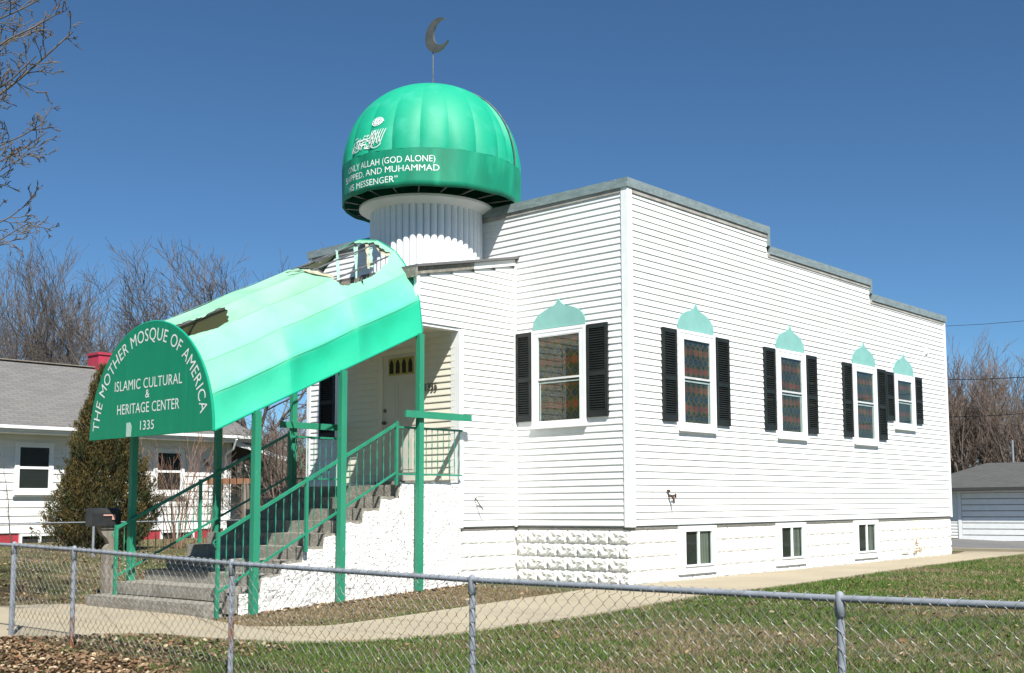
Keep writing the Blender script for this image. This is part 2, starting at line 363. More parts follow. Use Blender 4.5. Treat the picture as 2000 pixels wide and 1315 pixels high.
# trims
def cpost(x0, x1, y0, y1, z0, z1, nm='corner_trim', mt='trim'): return part(nm, MB().box(x0, x1, y0, y1, z0, z1), mt, mq)
cpost(-.034, .088, -.034, .03, -.02, ZT[0] - CB + .02); cpost(-.034, .03, .03, .088, -.02, ZT[0] - CB + .02)
cpost(Lx - .06, Lx + .02, -.03, .05, -.02, ZT[2] - CB)
cpost(-.03, .02, 7.62, 7.72, -.02, ZT[0] - CB)
cpost(-.055, .0, 2.255, 2.325, -.02, 4.27); cpost(-1.30, -1.22, 2.262, 2.30, -.02, 3.02)
cpost(-2.205, -2.13, 2.262, 2.31, 2.98, 3.80)
# opening jambs and header of the open porch (wall thickness)
part('jamb', MB().box(-1.298, -1.272, 2.30, 2.46, .66, 3.02), 'trim', mq); part('jamb', MB().box(-1.298, -1.272, 5.05, 5.21, .66, 3.02), 'trim', mq)
part('porch_header', MB().box(-2.2, -1.27, 2.29, 2.44, 3.0, 3.035).prism([(-2.15, 3.035), (-1.27, 3.035), (-1.27, 4.0), (-2.15, 3.8)], 'y', 2.30, 2.44).prism([(-2.15, 3.035), (-1.27, 3.035), (-1.27, 4.0), (-2.15, 3.8)], 'y', 5.06, 5.19).box(-2.2, -1.27, 5.06, 5.2, 3.0, 3.035).box(-2.15, -2.05, 2.44, 5.06, 3.0, 3.8), 'trim', mq)
part('porch_ceiling', MB().box(-2.05, -1.27, 2.44, 5.06, 3.035, 3.07), 'siding_inner', mq)
part('vestibule_roof', MB().prism([(-2.25, 3.845), (.0, 4.325), (.0, 4.365), (-2.25, 3.885)], 'y', 2.20, 5.30), 'flatroof', mq)
part('vestibule_fascia', MB().prism([(-1.0, 4.005), (-.06, 4.208), (-.06, 4.309), (-1.0, 4.106)], 'y', 2.245, 2.262), 'house', mq)
part('vestibule_fascia', MB().prism([(-2.23, 3.74), (-1.002, 4.004), (-1.002, 4.106), (-2.23, 3.842)], 'y', 2.245, 2.262).box(-2.255, -2.23, 2.2, 5.3, 3.70, 3.843), 'fascia', mq)
# parapet coping: sheet metal cap with a vertical face, separate lengths
def coping(x0, x1, y0, y1, z, nm='coping'):
    return part(nm, MB().box(x0, x1, y0, y1, z - CB, z), 'coping', mq)
CO = .055
def cop_side(a, b, z):
    n = max(1, round((b - a) / 2.9)); L = (b - a) / n
    for i in range(n): part('coping', MB().box(a + i * L + (.0015 if i else 0), a + (i + 1) * L, -CO - .002 * (i % 2), .16, z - CB, z + .001 * (i % 2)), 'coping', mq)
cop_side(.12, X1 + .05, ZT[0]); cop_side(X1 + .052, X2 + .05, ZT[1]); cop_side(X2 + .052, Lx + .05, ZT[2])
for i in range(3): part('coping', MB().box(-CO - .002 * (i % 2), .118, -CO + i * 2.6, -CO + (i + 1) * 2.6 - .002, ZT[0] - CB, ZT[0] + .001 * (i % 2)), 'coping', mq)
part('coping', MB().box(X1 - .02, X1 + .05, -CO, .16, ZT[1] + .002, ZT[0] - CB - .001), 'coping', mq)
part('coping', MB().box(X2 - .02, X2 + .05, -CO, .16, ZT[2] + .002, ZT[1] - CB - .001), 'coping', mq)
part('coping_soffit', MB().box(.1, X1 - .03, -.034, .02, ZT[0] - CB - .07, ZT[0] - CB - .001).box(X1 + .0, X2 - .03, -.034, .02, ZT[1] - CB - .06, ZT[1] - CB - .001).box(X2, Lx - .06, -.034, .02, ZT[2] - CB - .06, ZT[2] - CB - .001).box(-.034, .02, .1, 7.6, ZT[0] - CB - .07, ZT[0] - CB - .001), 'soffit', mq)  # underside strip carries its shadow grey in the colour

M['stainm'] = mat('yellow_stained_block', (.80, .79, .75), .7, (.74, .62, .28), ns=1.6, lo=.40, hi=.60, bump=.4)
# foundation of moulded rock-face blocks
def rock_mesh(L, H, face, seed):
    """moulded rock face: raised ragged pads with a flat margin, same casting repeated"""
    r = np.random.default_rng(seed); nx, nz = max(4, int(L / .0225)), 9; mb = MB(); vs = []
    for i in range(nx + 1):
        for k in range(nz + 1):
            u = i / nx; v = k / nz; e = min(u, 1 - u) * L; f = min(v, 1 - v) * H
            d = 0. if (i in (0, nx) or k in (0, nz)) else .010
            if e > .020 and f > .020:
                rid = .5 + .5 * math.sin(u * 23 + math.sin(v * 5) * 1.3)
                d = .022 + .020 * math.sin(v * PI) * (.6 + .4 * rid) + .012 * math.sin(u * 9.5 + 1.3) * math.sin(v * 7 + .6)
                d += r.uniform(-.006, .006)
                if abs(v - .48) < .12 and .18 < u < .85: d -= .020 * (.5 + .5 * math.sin(u * 19 + 2))
            if face == 'y-': d *= .62
            p = (u * L, -d, v * H) if face == 'y-' else (-d, u * L, v * H); vs.append(p)
    fs = []
    for i in range(nx):
        for k in range(nz):
            a = i * (nz + 1) + k; q = (a, a + nz + 1, a + nz + 2, a + 1); fs.append(q if face == 'y-' else q[::-1])
    mb.add(vs, fs)
    return mb.mesh('block', fixn=False)
rock = {}
def blocks(face, a, b, ztop, rows, pos):
    for rI in range(rows):
        z = ztop - (rI + 1) * .2045; x = a - (.206 if rI % 2 else 0)
        while x < b - .05:
            x0, x1 = max(x, a), min(x + .40, b - .004)
            if x1 - x0 > .06:
                key = (face, round(x1 - x0, 2))
                if key not in rock: rock[key] = rock_mesh(x1 - x0, .195, face, 5)
                o = link('block', rock[key], 'block', mq, loc=(x0, pos, z) if face == 'y-' else (pos, x0, z))
                if face == 'y-' and 9.7 < x0 < 10.5: o.material_slots[0].link = 'OBJECT'; o.material_slots[0].material = M['stainm']
            x += .4085
part('foundation_core', MB().box(.012, Lx - .03, .012, Wy, -1.3, -.062).box(-1.25, .012, 2.312, 5.15, -1.3, -.062), 'mortar', mq)
for (a, b) in ((.012, 1.2), (2.25, 4.2), (5.24, 7.2), (8.25, Lx - .03)): blocks('y-', a, b, -.064, 4, .012)
for (a, b) in ((1.2, 2.25), (4.2, 5.24), (7.2, 8.25)): blocks('y-', a, b, -.064 - 3 * .2045 - .12, 1, .012)
blocks('x-', .012, 2.3, -.064, 5, .012)
blocks('y-', -1.25, .0, -.064, 5, 2.312)

# windows
def stained(w_, h_, nx, nz, cell):
    V = []; F = []; Cc = []
    def c(u, v):
        gx_ = u / cell; gz_ = v / (cell * 1.05); row = math.floor(gz_); fx = gx_ - math.floor(gx_) - .5; fz = gz_ - row - .5
        R_ = math.hypot(fx, fz); dm = abs(fx) + abs(fz)
        if R_ < .33: return ((.02, .05, .10), (.42, .05, .01), (.02, .05, .10), (.40, .09, .012))[row % 4] if R_ > .1 else (.16, .14, .04)
        if dm > .86: return (.02, .08, .025)
        if .44 < dm < .60 or .44 < R_ < .50: return (.22, .13, .015)
        return (.05, .035, .018)
    k = 0
    for i in range(nx):
        for j in range(nz):
            u0, u1, v0, v1 = i / nx * w_, (i + 1) / nx * w_, j / nz * h_, (j + 1) / nz * h_
            cc = c((u0 + u1) / 2, (v0 + v1) / 2)
            V += [(u0, v0), (u1, v0), (u1, v1), (u0, v1)]; Cc += [tuple(t * .62 for t in cc)] * 4; F.append((k, k + 1, k + 2, k + 3)); k += 4
    return np.array(V), np.array(F), np.array(Cc)
ON_PTS = []
for t in np.linspace(0, 1, 19):     # onion half profile, u 0..0.5 from edge to middle, v 0..1
    ON_PTS.append(t)
def onion(w_, h_):
    P = []; n = 14
    P.append((-.5, 0))
    for i in range(n + 1):
        q = i / n * rad(74); P.append((-.5 * math.cos(q) * (1 + .035 * math.sin(2 * q)), .06 + .70 * math.sin(q)))
    P += [(-.072, .815), (-.036, .90), (0, 1.02)]
    R = [(-a, b) for a, b in P[:-1]][::-1]
    return [(a * w_, b * h_) for a, b in P + R]
def window(face, a, b, z0, z1, glass_z0, glass_z1, gm, meet, onion_h=.45, seedrow=0, pane_w=None, lbl=None):
    """outer trim a..b along wall; returns objects under mosque"""
    def bx(mb, s0, s1, o0, o1, q0, q1):
        if face == 'y-': mb.box(s0, s1, -o1, -o0, q0, q1)
        else: mb.box(-o1, -o0, s0, s1, q0, q1)
        return mb
    ga, gb = a + gm, b - gm
    fr = MB()
    for (o, i, d) in ((0, .05, .060), (.05, gm - .025, .054)):
        bx(fr, a + o, a + i, .0, d, z0 + o, z1 - o); bx(fr, b - i, b - o, .0, d, z0 + o, z1 - o)
        bx(fr, a + i, b - i, .0, d, z1 - i, z1 - o); bx(fr, a + i, b - i, .0, d, z0 + o, z0 + i)
    # inner bead up to the glass
    i = gm - .025
    bx(fr, a + i, ga, .0, .050, z0 + i, z1 - i); bx(fr, gb, b - i, .0, .050, z0 + i, z1 - i)
    bx(fr, ga, gb, .0, .050, glass_z1, z1 - i); bx(fr, ga, gb, .0, .050, z0 + i, glass_z0)
    W = part('window', fr, 'trim', mq)
    if lbl: W['label'] = lbl
    part('sill', bx(MB(), a - .012, b + .012, .061, .072, z0 - .012, z0 + .04), 'trim', W)
    part('backing', bx(MB(), ga, gb, .020, .0215, glass_z0, glass_z1), 'dark', W)
    V_, F_, C_ = stained(gb - ga - .006, glass_z1 - glass_z0 - .006, 64, int(64 * (glass_z1 - glass_z0) / (gb - ga)), (gb - ga) / 5.2)
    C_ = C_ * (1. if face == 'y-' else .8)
    if face == 'y-': V3 = np.stack([ga + .003 + V_[:, 0], np.full(len(V_), -.0225), glass_z0 + .003 + V_[:, 1]], -1)
    else: V3 = np.stack([np.full(len(V_), -.0225), gb - .003 - V_[:, 0], glass_z0 + .003 + V_[:, 1]], -1)
    link('stained_glass', npmesh('stained_glass', V3, F_, C_), 'stain', W)
    part('meeting_rail', bx(bx(MB(), ga, gb, .024, .052, meet, meet + .032), ga, gb, .024, .036, meet - .05, meet - .028), 'sash', W)
    part('sash_stile', bx(MB(), gb - .05, gb - .032, .024, .032, glass_z0, meet - .05) if face == 'y-' else bx(MB(), gb - .04, gb - .022, .024, .032, glass_z0, meet - .05), 'sash', W)
    part('glass_pane', bx(MB(), ga, gb, .0405, .0425, meet + .033, glass_z1), 'glass', W); part('glass_pane', bx(MB(), ga, gb, .0375, .0395, glass_z0, meet - .001), 'glass', W)
    c = (a + b) / 2; P = onion(b - a - .03, onion_h)
    pts = [(c + p[0], z1 + .012 + p[1]) for p in P]
    o = part('onion_arch', MB().prism(pts, 'y', -.040, -.022) if face == 'y-' else MB().prism(pts, 'x', -.040, -.022), 'onion', mq)
    return W
def shutter(face, a, b, z0, z1):
    mb = MB()
    def bx(s0, s1, o0, o1, q0, q1):
        if face == 'y-': mb.box(s0, s1, -o1, -o0, q0, q1)
        else: mb.box(-o1, -o0, s0, s1, q0, q1)
    s = .05; mid = z0 + (z1 - z0) * .44
    bx(a, a + s, .0, .055, z0, z1); bx(b - s, b, .0, .055, z0, z1)
    for (q0, q1) in ((z0, z0 + .10), (mid, mid + .07), (z1 - .07, z1)): bx(a + s, b - s, .0, .053, q0, q1)
    bx(a + s, b - s, .0, .022, z0 + .1, z1 - .07)
    for (q0, q1) in ((z0 + .10, mid), (mid + .07, z1 - .07)):
        n = int((q1 - q0) / .036)
        for i in range(n):
            z = q0 + (i + .5) * (q1 - q0) / n
            prof = [(.020, z + .014), (.047, z - .012), (.049, z - .006), (.022, z + .020)]
            if face == 'y-': mb.prism([(-d, q) for d, q in prof], 'x', a + s, b - s)
            else: mb.prism([(-d, q) for d, q in prof], 'y', a + s, b - s)
    return part('shutter', mb, 'shutter', mq)
for i, c in enumerate((1.245, 4.305, 7.29)):
    window('y-', c, c + 1.05, 1.47, 3.075, 1.60, 2.93, .15, 2.30)
    shutter('y-', c - .425, c - .045, 1.60, 3.06); shutter('y-', c + 1.09, c + 1.49, 1.60, 3.06)
window('y-', 9.20, 10.22, 1.86, 3.03, 1.97, 2.90, .16, 2.46)
shutter('y-', 8.80, 9.17, 2.02, 3.04); shutter('y-', 10.25, 10.62, 2.02, 3.04)
window('x-', .79, 1.90, 1.53, 3.09, 1.62, 2.97, .13, 2.28)
shutter('x-', .37, .775, 1.65, 3.08); shutter('x-', 1.92, 2.25, 1.65, 3.08)
shutter('x-', 6.87, 7.31, 1.60, 3.05)
window('x-', 5.72, 6.83, 1.53, 3.09, 1.62, 2.97, .13, 2.28)
# basement windows
for a in (1.215, 4.20, 7.19):
    b = a + 1.05; z0, z1 = -.775, -.03; fr = MB()
    for (s0, s1, q0, q1) in ((a, b, z1 - .085, z1), (a, b, z0, z0 + .14), (a, a + .17, z0 + .14, z1 - .085), (b - .14, b, z0 + .14, z1 - .085)): fr.box(s0, s1, -.035, .011, q0, q1)
    fr.box((a + b) / 2 - .02 + .01, (a + b) / 2 + .03 + .01, -.028, .0, z0 + .14, z1 - .085)
    W = part('basement_window', fr, 'trim', mq)
    ga, gb = a + .17, b - .14
    part('sill', MB().box(ga - .04, gb + .04, -.055, -.0355, z0 + .115, z0 + .145), 'trim', W)
    part('backing', MB().box(ga, gb, .003, .011, z0 + .14, z1 - .085), 'dark', W)
    part('curtain', MB().box((ga + gb) / 2 + .05, gb - .07, -.004, .0, z0 + .145, z1 - .09), 'curtain', W)
    part('glass_pane', MB().box(ga, gb, -.016, -.013, z0 + .14, z1 - .085), 'glass', W)
# door
dr = part('door', MB().box(-1.30, -1.285, 3.17, 4.04, .72, 2.76), 'door', mq)
part('door_frame', MB().box(-1.315, -1.275, 3.08, 3.17, .68, 2.84).box(-1.315, -1.275, 4.04, 4.13, .68, 2.84).box(-1.315, -1.275, 3.17, 4.04, 2.76, 2.84), 'siding_inner', mq)
part('threshold', MB().box(-1.40, -1.285, 3.1, 4.11, .66, .72), 'conc', mq)
for (y0, y1, z0, z1) in ((3.25, 3.55, .85, 1.45), (3.66, 3.96, .85, 1.45), (3.25, 3.55, 1.60, 2.30), (3.66, 3.96, 1.60, 2.30)):
    part('door_panel', MB().box(-1.308, -1.30, y0, y1, z0, z1).box(-1.314, -1.308, y0 + .05, y1 - .05, z0 + .05, z1 - .05), 'door', dr)
part('light_surround', MB().box(-1.306, -1.30, 3.30, 3.90, 2.42, 2.70), 'gold', dr)
for i in range(4):
    c = 3.375 + i * .15; part('door_light', MB().prism([(c - .045, 2.45), (c + .045, 2.45), (c + .045, 2.60), (c + .02, 2.655), (c, 2.675), (c - .02, 2.655), (c - .045, 2.60)], 'x', -1.312, -1.3065), 'dark', dr)
part('handle', MB().tube([(-1.30, 3.97, 1.66), (-1.36, 3.97, 1.66)], .028, 10).tube([(-1.30, 3.97, 1.86), (-1.325, 3.97, 1.86)], .03, 10).tube([(-1.35, 3.97, 1.66), (-1.37, 3.93, 1.655), (-1.365, 3.90, 1.65)], .014, 8), 'brass', dr)

# text helper
def text_mesh(body, size, sx=1., spacing=1., extr=0., bold=0., align='LEFT'):
    c = bpy.data.curves.new('t', 'FONT'); c.body = body; c.size = size; c.align_x = align; c.space_character = spacing; c.resolution_u = 3; c.extrude = extr; c.offset = bold
    o = bpy.data.objects.new('t', c); COL.objects.link(o); bpy.context.view_layer.update()
    me = bpy.data.meshes.new_from_object(o.evaluated_get(bpy.context.evaluated_depsgraph_get())); bpy.data.objects.remove(o); bpy.data.curves.remove(c)
    v = np.zeros(len(me.vertices) * 3, np.float32); me.vertices.foreach_get('co', v); v = v.reshape(-1, 3); v[:, 0] *= sx
    return me, v
_m, _v = text_mesh('H', 1.); CAP = float(_v[:, 1].max()); print('CAP', CAP)
def setv(me, v): me.vertices.foreach_set('co', np.asarray(v, np.float32).ravel()); me.update()
# house digits by the door
me, v = text_mesh('1335', .17, .85, 1.1, extr=.006); v[:, 0] -= v[:, 0].min()
setv(me, np.stack([np.full(len(v), -1.312) - v[:, 2], 3.03 - v[:, 0], 2.12 + v[:, 1]], -1)); link('house_number', me, 'brass', mq)
# vent, faucet, hook, stain
part('wall_vent', MB().box(10.91, 11.03, -.045, -.018, 3.60, 3.76).box(10.925, 11.015, -.055, -.046, 3.62, 3.72), 'trim', mq)
M['copper'] = mat('old_brass_tap', (.16, .08, .05), .5, (.07, .05, .04), ns=20, metal=.5)
part('faucet', MB().tube([(.94, -.015, .50), (.94, -.02, .54)], .035, 10).tube([(.95, -.01, .45), (.95, -.08, .44), (.97, -.10, .40), (.98, -.105, .33)], [.02, .024, .018, .012], 8).tube([(.985, -.08, .445), (1.05, -.08, .445)], .014, 6).tube([(1.05, -.08, .41), (1.05, -.08, .48)], .016, 6), 'copper', mq)
part('wall_hook', MB().tube([(-.98, 2.25, .43), (-.98, 2.17, .46), (-.88, 2.15, .46)], .008, 5).tube([(-.97, 2.26, .44), (-.93, 2.2, .33), (-.88, 2.17, .25)], .012, 5), 'pipe', mq)
M['scar'] = mat('chipped_paint_scar', (.30, .24, .18), .9, (.42, .33, .22), ns=20)
for (x, z, w_, h_) in ((10.05, -.52, .05, .10), (10.12, -.56, .12, .03), (10.20, -.68, .03, .12), (10.05, -.72, .10, .05), (9.95, -.74, .05, .10), (10.28, -.70, .04, .07), (9.55, -.73, .35, .018)):
    P = []
    for q in range(10):
        aq = q / 10 * 2 * PI; rr = random.uniform(.7, 1.2); P.append((x + math.cos(aq) * w_ * .5 * rr, z + math.sin(aq) * h_ * .5 * rr))
    part('paint_chip', MB().prism(P, 'y', -.048, -.03), 'scar', mq)

# tower and dome
TC = (-.56, 3.80); DC = (-.50, 3.74)
part('tower_core', MB().lathe([(.90, 3.9), (.90, 5.22)], (*TC, 0), 48), 'trim', mq, smooth=True)
mb = MB(); n = 7; fl = []
NF = 50; rr_ = .90; wd = 2 * rr_ * math.sin(PI / NF)
for j in range(n + 1):
    q = -PI / 2 + PI * j / n; fl.append((rr_ * math.cos(PI / NF) + math.cos(q) * wd * .50, math.sin(q) * wd * .49))
mb.prism([(a, b) for a, b in fl], 'z', 3.95, 5.20); fme = mb.mesh('tower_flute', smooth=False)
for i in range(NF):
    o = link('tower_flute', fme, 'trim', mq); o.location = (TC[0], TC[1], 0); o.rotation_euler = (0, 0, 2 * PI * (i + .5) / NF)
    o.matrix_parent_inverse = Matrix.Translation(-Vector(mq.location))
part('tower_cap', MB().lathe([(.0, 5.16), (.955, 5.17), (1.10, 5.235), (1.135, 5.245), (1.135, 5.285), (0, 5.29)], (*TC, 0), 64), 'trim', mq, smooth=False)
# band
RB = 1.505; zb0, zb1 = 5.30, 5.915
def bandr(q, t): return RB + .006 * math.sin(q * 24) - .012 * (1 - t)
mb = MB(); n = 120; vs = []; rows = 6
for k in range(rows + 1):
    for j in range(n):
        q = 2 * PI * j / n; r = bandr(q, k / rows); vs.append((DC[0] + r * math.cos(q), DC[1] + r * math.sin(q), zb0 + (zb1 - zb0) * k / rows + .006 * math.sin(q * 12)))
for k in range(2):
    for j in range(n):
        q = 2 * PI * j / n; r = bandr(q, 0) - (.01, .035)[k]; vs.append((DC[0] + r * math.cos(q), DC[1] + r * math.sin(q), zb0 + (.0, .03)[k] + .006 * math.sin(q * 12)))
fs = [(k * n + j, k * n + (j + 1) % n, (k + 1) * n + (j + 1) % n, (k + 1) * n + j) for k in range(rows) for j in range(n)]
a0 = (rows + 1) * n; fs += [(j, a0 + j, a0 + (j + 1) % n, (j + 1) % n) for j in range(n)] + [(a0 + j, a0 + n + j, a0 + n + (j + 1) % n, a0 + (j + 1) % n) for j in range(n)]
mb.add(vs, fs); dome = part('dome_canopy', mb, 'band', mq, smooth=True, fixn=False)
part('dome_lining', MB().lathe([(1.46, 5.36), (1.46, 5.95), (1.35, 6.4), (1.0, 6.9), (0.02, 7.3)], (*DC, 0), 64), 'dome_in', dome, smooth=True)
# gores: 24 panels between ribs, pleated near the band
NG = 20; HB = 1.475; Q0 = rad(3)
def gore_pt(q, t, side, sag=0.):
    """t 0..1 up the dome, side -1..1 across the gore"""
    ph = t * PI / 2; r = RB * math.cos(ph) ** .86 + .0; z = zb1 + HB * math.sin(ph) ** 1.04
    # flat cloth between ribs: ribs stand proud low down, and pleats pinch in
    pin = .045 * math.exp(-(max(0, t) / .24) ** 1.5) * (abs(side) ** 2.6) + .004 * math.exp(-(max(0, t) / .6) ** 2) * side ** 4
    bulge = .018 * (1 - side * side) * math.sin(min(1, t * 1.6) * PI) - .0
    r2 = r - pin + bulge * .3 - sag * max(0., 1 - ((side - .40) / .60) ** 2)
    a = q + side * PI / NG
    return (DC[0] + r2 * math.cos(a), DC[1] + r2 * math.sin(a), z)
torn = None
for g in range(NG):
    q = Q0 + 2 * PI * (g + .5) / NG; deg = math.degrees(q) % 360
    is_torn = abs(deg - 282) < 5
    nt_, ns_ = 24, 12; vs = []; fs = []
    for i in range(nt_ + 1):
        for j in range(ns_ + 1):
            side = -1 + 2 * j / ns_; t = i / nt_ * .995
            sag = 0.
            if is_torn: sag = .13 * math.sin(min(1, max(0, t) / .85) * PI) ** .8 if t < .85 else 0
            vs.append(gore_pt(q, t, side, sag))
    for i in range(nt_):
        for j in range(ns_):
            a = i * (ns_ + 1) + j; fs.append((a, a + 1, a + ns_ + 2, a + ns_ + 1))
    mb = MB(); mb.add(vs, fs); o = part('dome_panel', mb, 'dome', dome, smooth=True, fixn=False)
    if is_torn: o['label'] = 'sagging loose dome panel pulled away from its rib'
for g in range(NG):     # ribs under the cloth, one showing at the loose panel
    q = Q0 + 2 * PI * g / NG; deg = math.degrees(q) % 360
    off = .004 if abs(deg - 291) < 4 else -.16
    pts = []
    for i in range(15):
        x, y, z = gore_pt(q, i / 14 * .97, 0); d = Vector((x - DC[0], y - DC[1], 0)); d.normalize(); pts.append((x + d.x * off, y + d.y * off, z + (.005 if off > 0 else -.03)))
    part('dome_rib', MB().tube(pts, .012, 5), 'pipe', dome)
    # struts under the rim
    part('rim_strut', MB().tube([(DC[0] + 1.47 * math.cos(q), DC[1] + 1.47 * math.sin(q), 5.34), (TC[0] + 1.05 * math.cos(q), TC[1] + 1.05 * math.sin(q), 5.31)], .012, 5), 'pipe', dome)
part('rim_ring', MB().tube([(DC[0] + 1.475 * math.cos(2 * PI * i / 60), DC[1] + 1.475 * math.sin(2 * PI * i / 60), 5.345) for i in range(61)], .014, 5, caps=False), 'pipe', dome)
# finial crescent on a pole
part('finial_pole', MB().tube([(DC[0], DC[1], 7.40), (DC[0], DC[1], 8.30)], .012, 8), 'pipe', dome)
cz, cy_ = 8.335, DC[1] - .12; P = []; n = 28; RO = .30
a0, a1 = rad(47), rad(328)          # outer arc, opening up-right (towards -y)
for i in range(n + 1):
    q = a0 + (a1 - a0) * i / n; P.append((cy_ - RO * math.cos(q), cz + RO * math.sin(q)))
ic = (cy_ - .115, cz + .035); e0 = P[-1]; e1 = P[0]
import cmath
ri = math.hypot(e0[0] - ic[0], e0[1] - ic[1]); b0 = math.atan2(e0[1] - ic[1], e0[0] - ic[0]); b1 = math.atan2(e1[1] - ic[1], e1[0] - ic[0]); r1 = math.hypot(e1[0] - ic[0], e1[1] - ic[1])
while b1 < b0: b1 += 2 * PI
if b1 - b0 < PI * .9: pass
# go the long way round (through the far left)
span = b1 - b0
if span < PI: span -= 2 * PI
for i in range(1, n):
    s_ = i / n; q = b0 + span * s_; r = ri * (1 - s_) + r1 * s_; P.append((ic[0] + r * math.cos(q), ic[1] + r * math.sin(q)))
M['crescent'] = mat('grey_crescent_metal', (.13, .135, .12), .5, (.09, .095, .09), ns=6, metal=.3)
o = part('crescent', MB().prism(P, 'x', DC[0] - .018, DC[0] + .018), 'crescent', dome)
# triangulate concave polygon caps
import bmesh
def tri(o):
    b = bmesh.new(); b.from_mesh(o.data); bmesh.ops.triangulate(b, faces=[f for f in b.faces if len(f.verts) > 4]); b.to_mesh(o.data); b.free()
tri(o)
# band lettering wrapped round the band
def wrap_band(body, az_end, z0, hgt, arc_len, nm='band_lettering'):
    me, v = text_mesh(body, 1.0, bold=0.); v[:, 0] -= v[:, 0].min(); cap = CAP
    sx = arc_len / v[:, 0].max(); sy = hgt / cap
    d = az_end * PI / 180 - (arc_len - v[:, 0] * sx) / RB * 1.0     # text reads left (small azimuth seen left) to right
    z = z0 + v[:, 1] * sy
    tt = np.clip((z - zb0) / (zb1 - zb0), 0, 1); r = RB + .006 * np.sin(d * 24) - .012 * (1 - tt) + .0025
    setv(me, np.stack([DC[0] + r * np.cos(d), DC[1] + r * np.sin(d), z], -1)); link(nm, me, 'band_letter', dome, kind='stuff')
wrap_band('ONLY ALLAH (GOD ALONE)', 228.5, 5.69, .100, 1.74)
wrap_band('SHIPPED, AND MUHAMMAD', 231, 5.545, .098, 1.92)
wrap_band('HIS MESSENGER\u201d', 205.5, 5.385, .098, 1.12)
# calligraphy strokes on the dome
def dome_pos(az, z, off=.012):
    t = math.asin(min(1, max(0, (z - zb1) / HB)) ** (1 / 1.04)) / (PI / 2)
    # side within its gore
    gi = (rad(az) - Q0) / (2 * PI / NG); side = 2 * (gi - math.floor(gi)) - 1; qc = Q0 + 2 * PI * (math.floor(gi) + .5) / NG
    p = Vector(gore_pt(qc, t, side)); d = Vector((p.x - DC[0], p.y - DC[1], (z - zb1) * 1.0)); d.normalize(); return p + d * off, d
def stroke(mb, pts, w_):
    """pts in (az, z): ribbon on the dome, width w_ metres with pen contrast"""
    # resample
    Q = []
    for a, b in zip(pts[:-1], pts[1:]):
        for k in range(4): Q.append((a[0] + (b[0] - a[0]) * k / 4, a[1] + (b[1] - a[1]) * k / 4))
    Q.append(pts[-1]); L_ = []; 
    P3 = [dome_pos(*q) for q in Q]; vs = []
    for i, (p, d) in enumerate(P3):
        t = (P3[min(i + 1, len(P3) - 1)][0] - P3[max(i - 1, 0)][0]).normalized(); x = t.cross(d).normalized()
        ww = w_ * (.55 + .45 * abs(t.z)) * (1 if 0 < i < len(P3) - 1 else .5); vs += [p - x * ww / 2, p + x * ww / 2]
    mb.add(vs, [(2 * i, 2 * i + 1, 2 * i + 3, 2 * i + 2) for i in range(len(P3) - 1)])
mb = MB(); R2 = random.Random(12)
def sc(u, v): return (167.0 + 28.5 * u + 1.5 * (v), 5.965 + .315 * v + .0 * u)
for u in (.60, .66, .72, .785, .85, .91, .97): stroke(mb, [sc(u + .03, 1.0), sc(u - .01, .62), sc(u - .035, .28 + .1 * abs(u - .8))], .016)
for (u, v) in ((.70, .9), (.80, .95), (.88, .9)): stroke(mb, [sc(u - .08, v), sc(u, .5), sc(u + .06, .2)], .014)
for (c_, r_a, r_b, a_, b_) in ((.80, .14, .20, 180, 360), (.60, .10, .16, 150, 380), (.42, .13, .15, 20, 300), (.22, .12, .2, 160, 370), (.10, .09, .14, 100, 340), (.33, .08, .1, 0, 260), (.52, .07, .09, 180, 400)):
    vy = R2.uniform(.18, .30) if c_ > .5 else R2.uniform(.2, .6)
    stroke(mb, [sc(c_ + r_a * math.cos(rad(a_ + (b_ - a_) * k / 6)), max(.02, vy + r_b * math.sin(rad(a_ + (b_ - a_) * k / 6)))) for k in range(7)], .017)
for i in range(46):
    u = R2.uniform(.03, .70); v = R2.uniform(.08, .97 - .22 * (1 - u)); L_ = R2.uniform(.05, .13); a_ = R2.uniform(0, PI)
    stroke(mb, [sc(u, v), sc(u + L_ * math.cos(a_) * .6, v + L_ * math.sin(a_) * .4), sc(u + L_ * math.cos(a_), v + L_ * math.sin(a_))], .015)
for u in (.08, .2, .28, .38, .47): stroke(mb, [sc(u + .02, .55 + u * .7), sc(u, .3), sc(u - .01, .15)], .014)
part('calligraphy', mb, 'band_letter', dome, fixn=False)
mb = MB(); 
for i in range(7):
    s_ = -.9 + i * .3; hh = math.sqrt(max(.05, 1 - s_ * s_)); stroke(mb, [(189.2 + s_ * 4.2, 6.425 - hh * .066), (189.2 + s_ * 4.2 + 1.4, 6.425), (189.2 + s_ * 4.2 - .4, 6.425 + hh * .066)], .017)
stroke(mb, [(189.2 + 4.6 * math.cos(2 * PI * k / 12), 6.425 + .075 * math.sin(2 * PI * k / 12)) for k in range(13)], .014)
stroke(mb, [(189.2 + 2.6 * math.cos(2 * PI * k / 8), 6.425 + .042 * math.sin(2 * PI * k / 8)) for k in range(8)], .014)
part('calligraphy_roundel', mb, 'band_letter', dome, fixn=False)

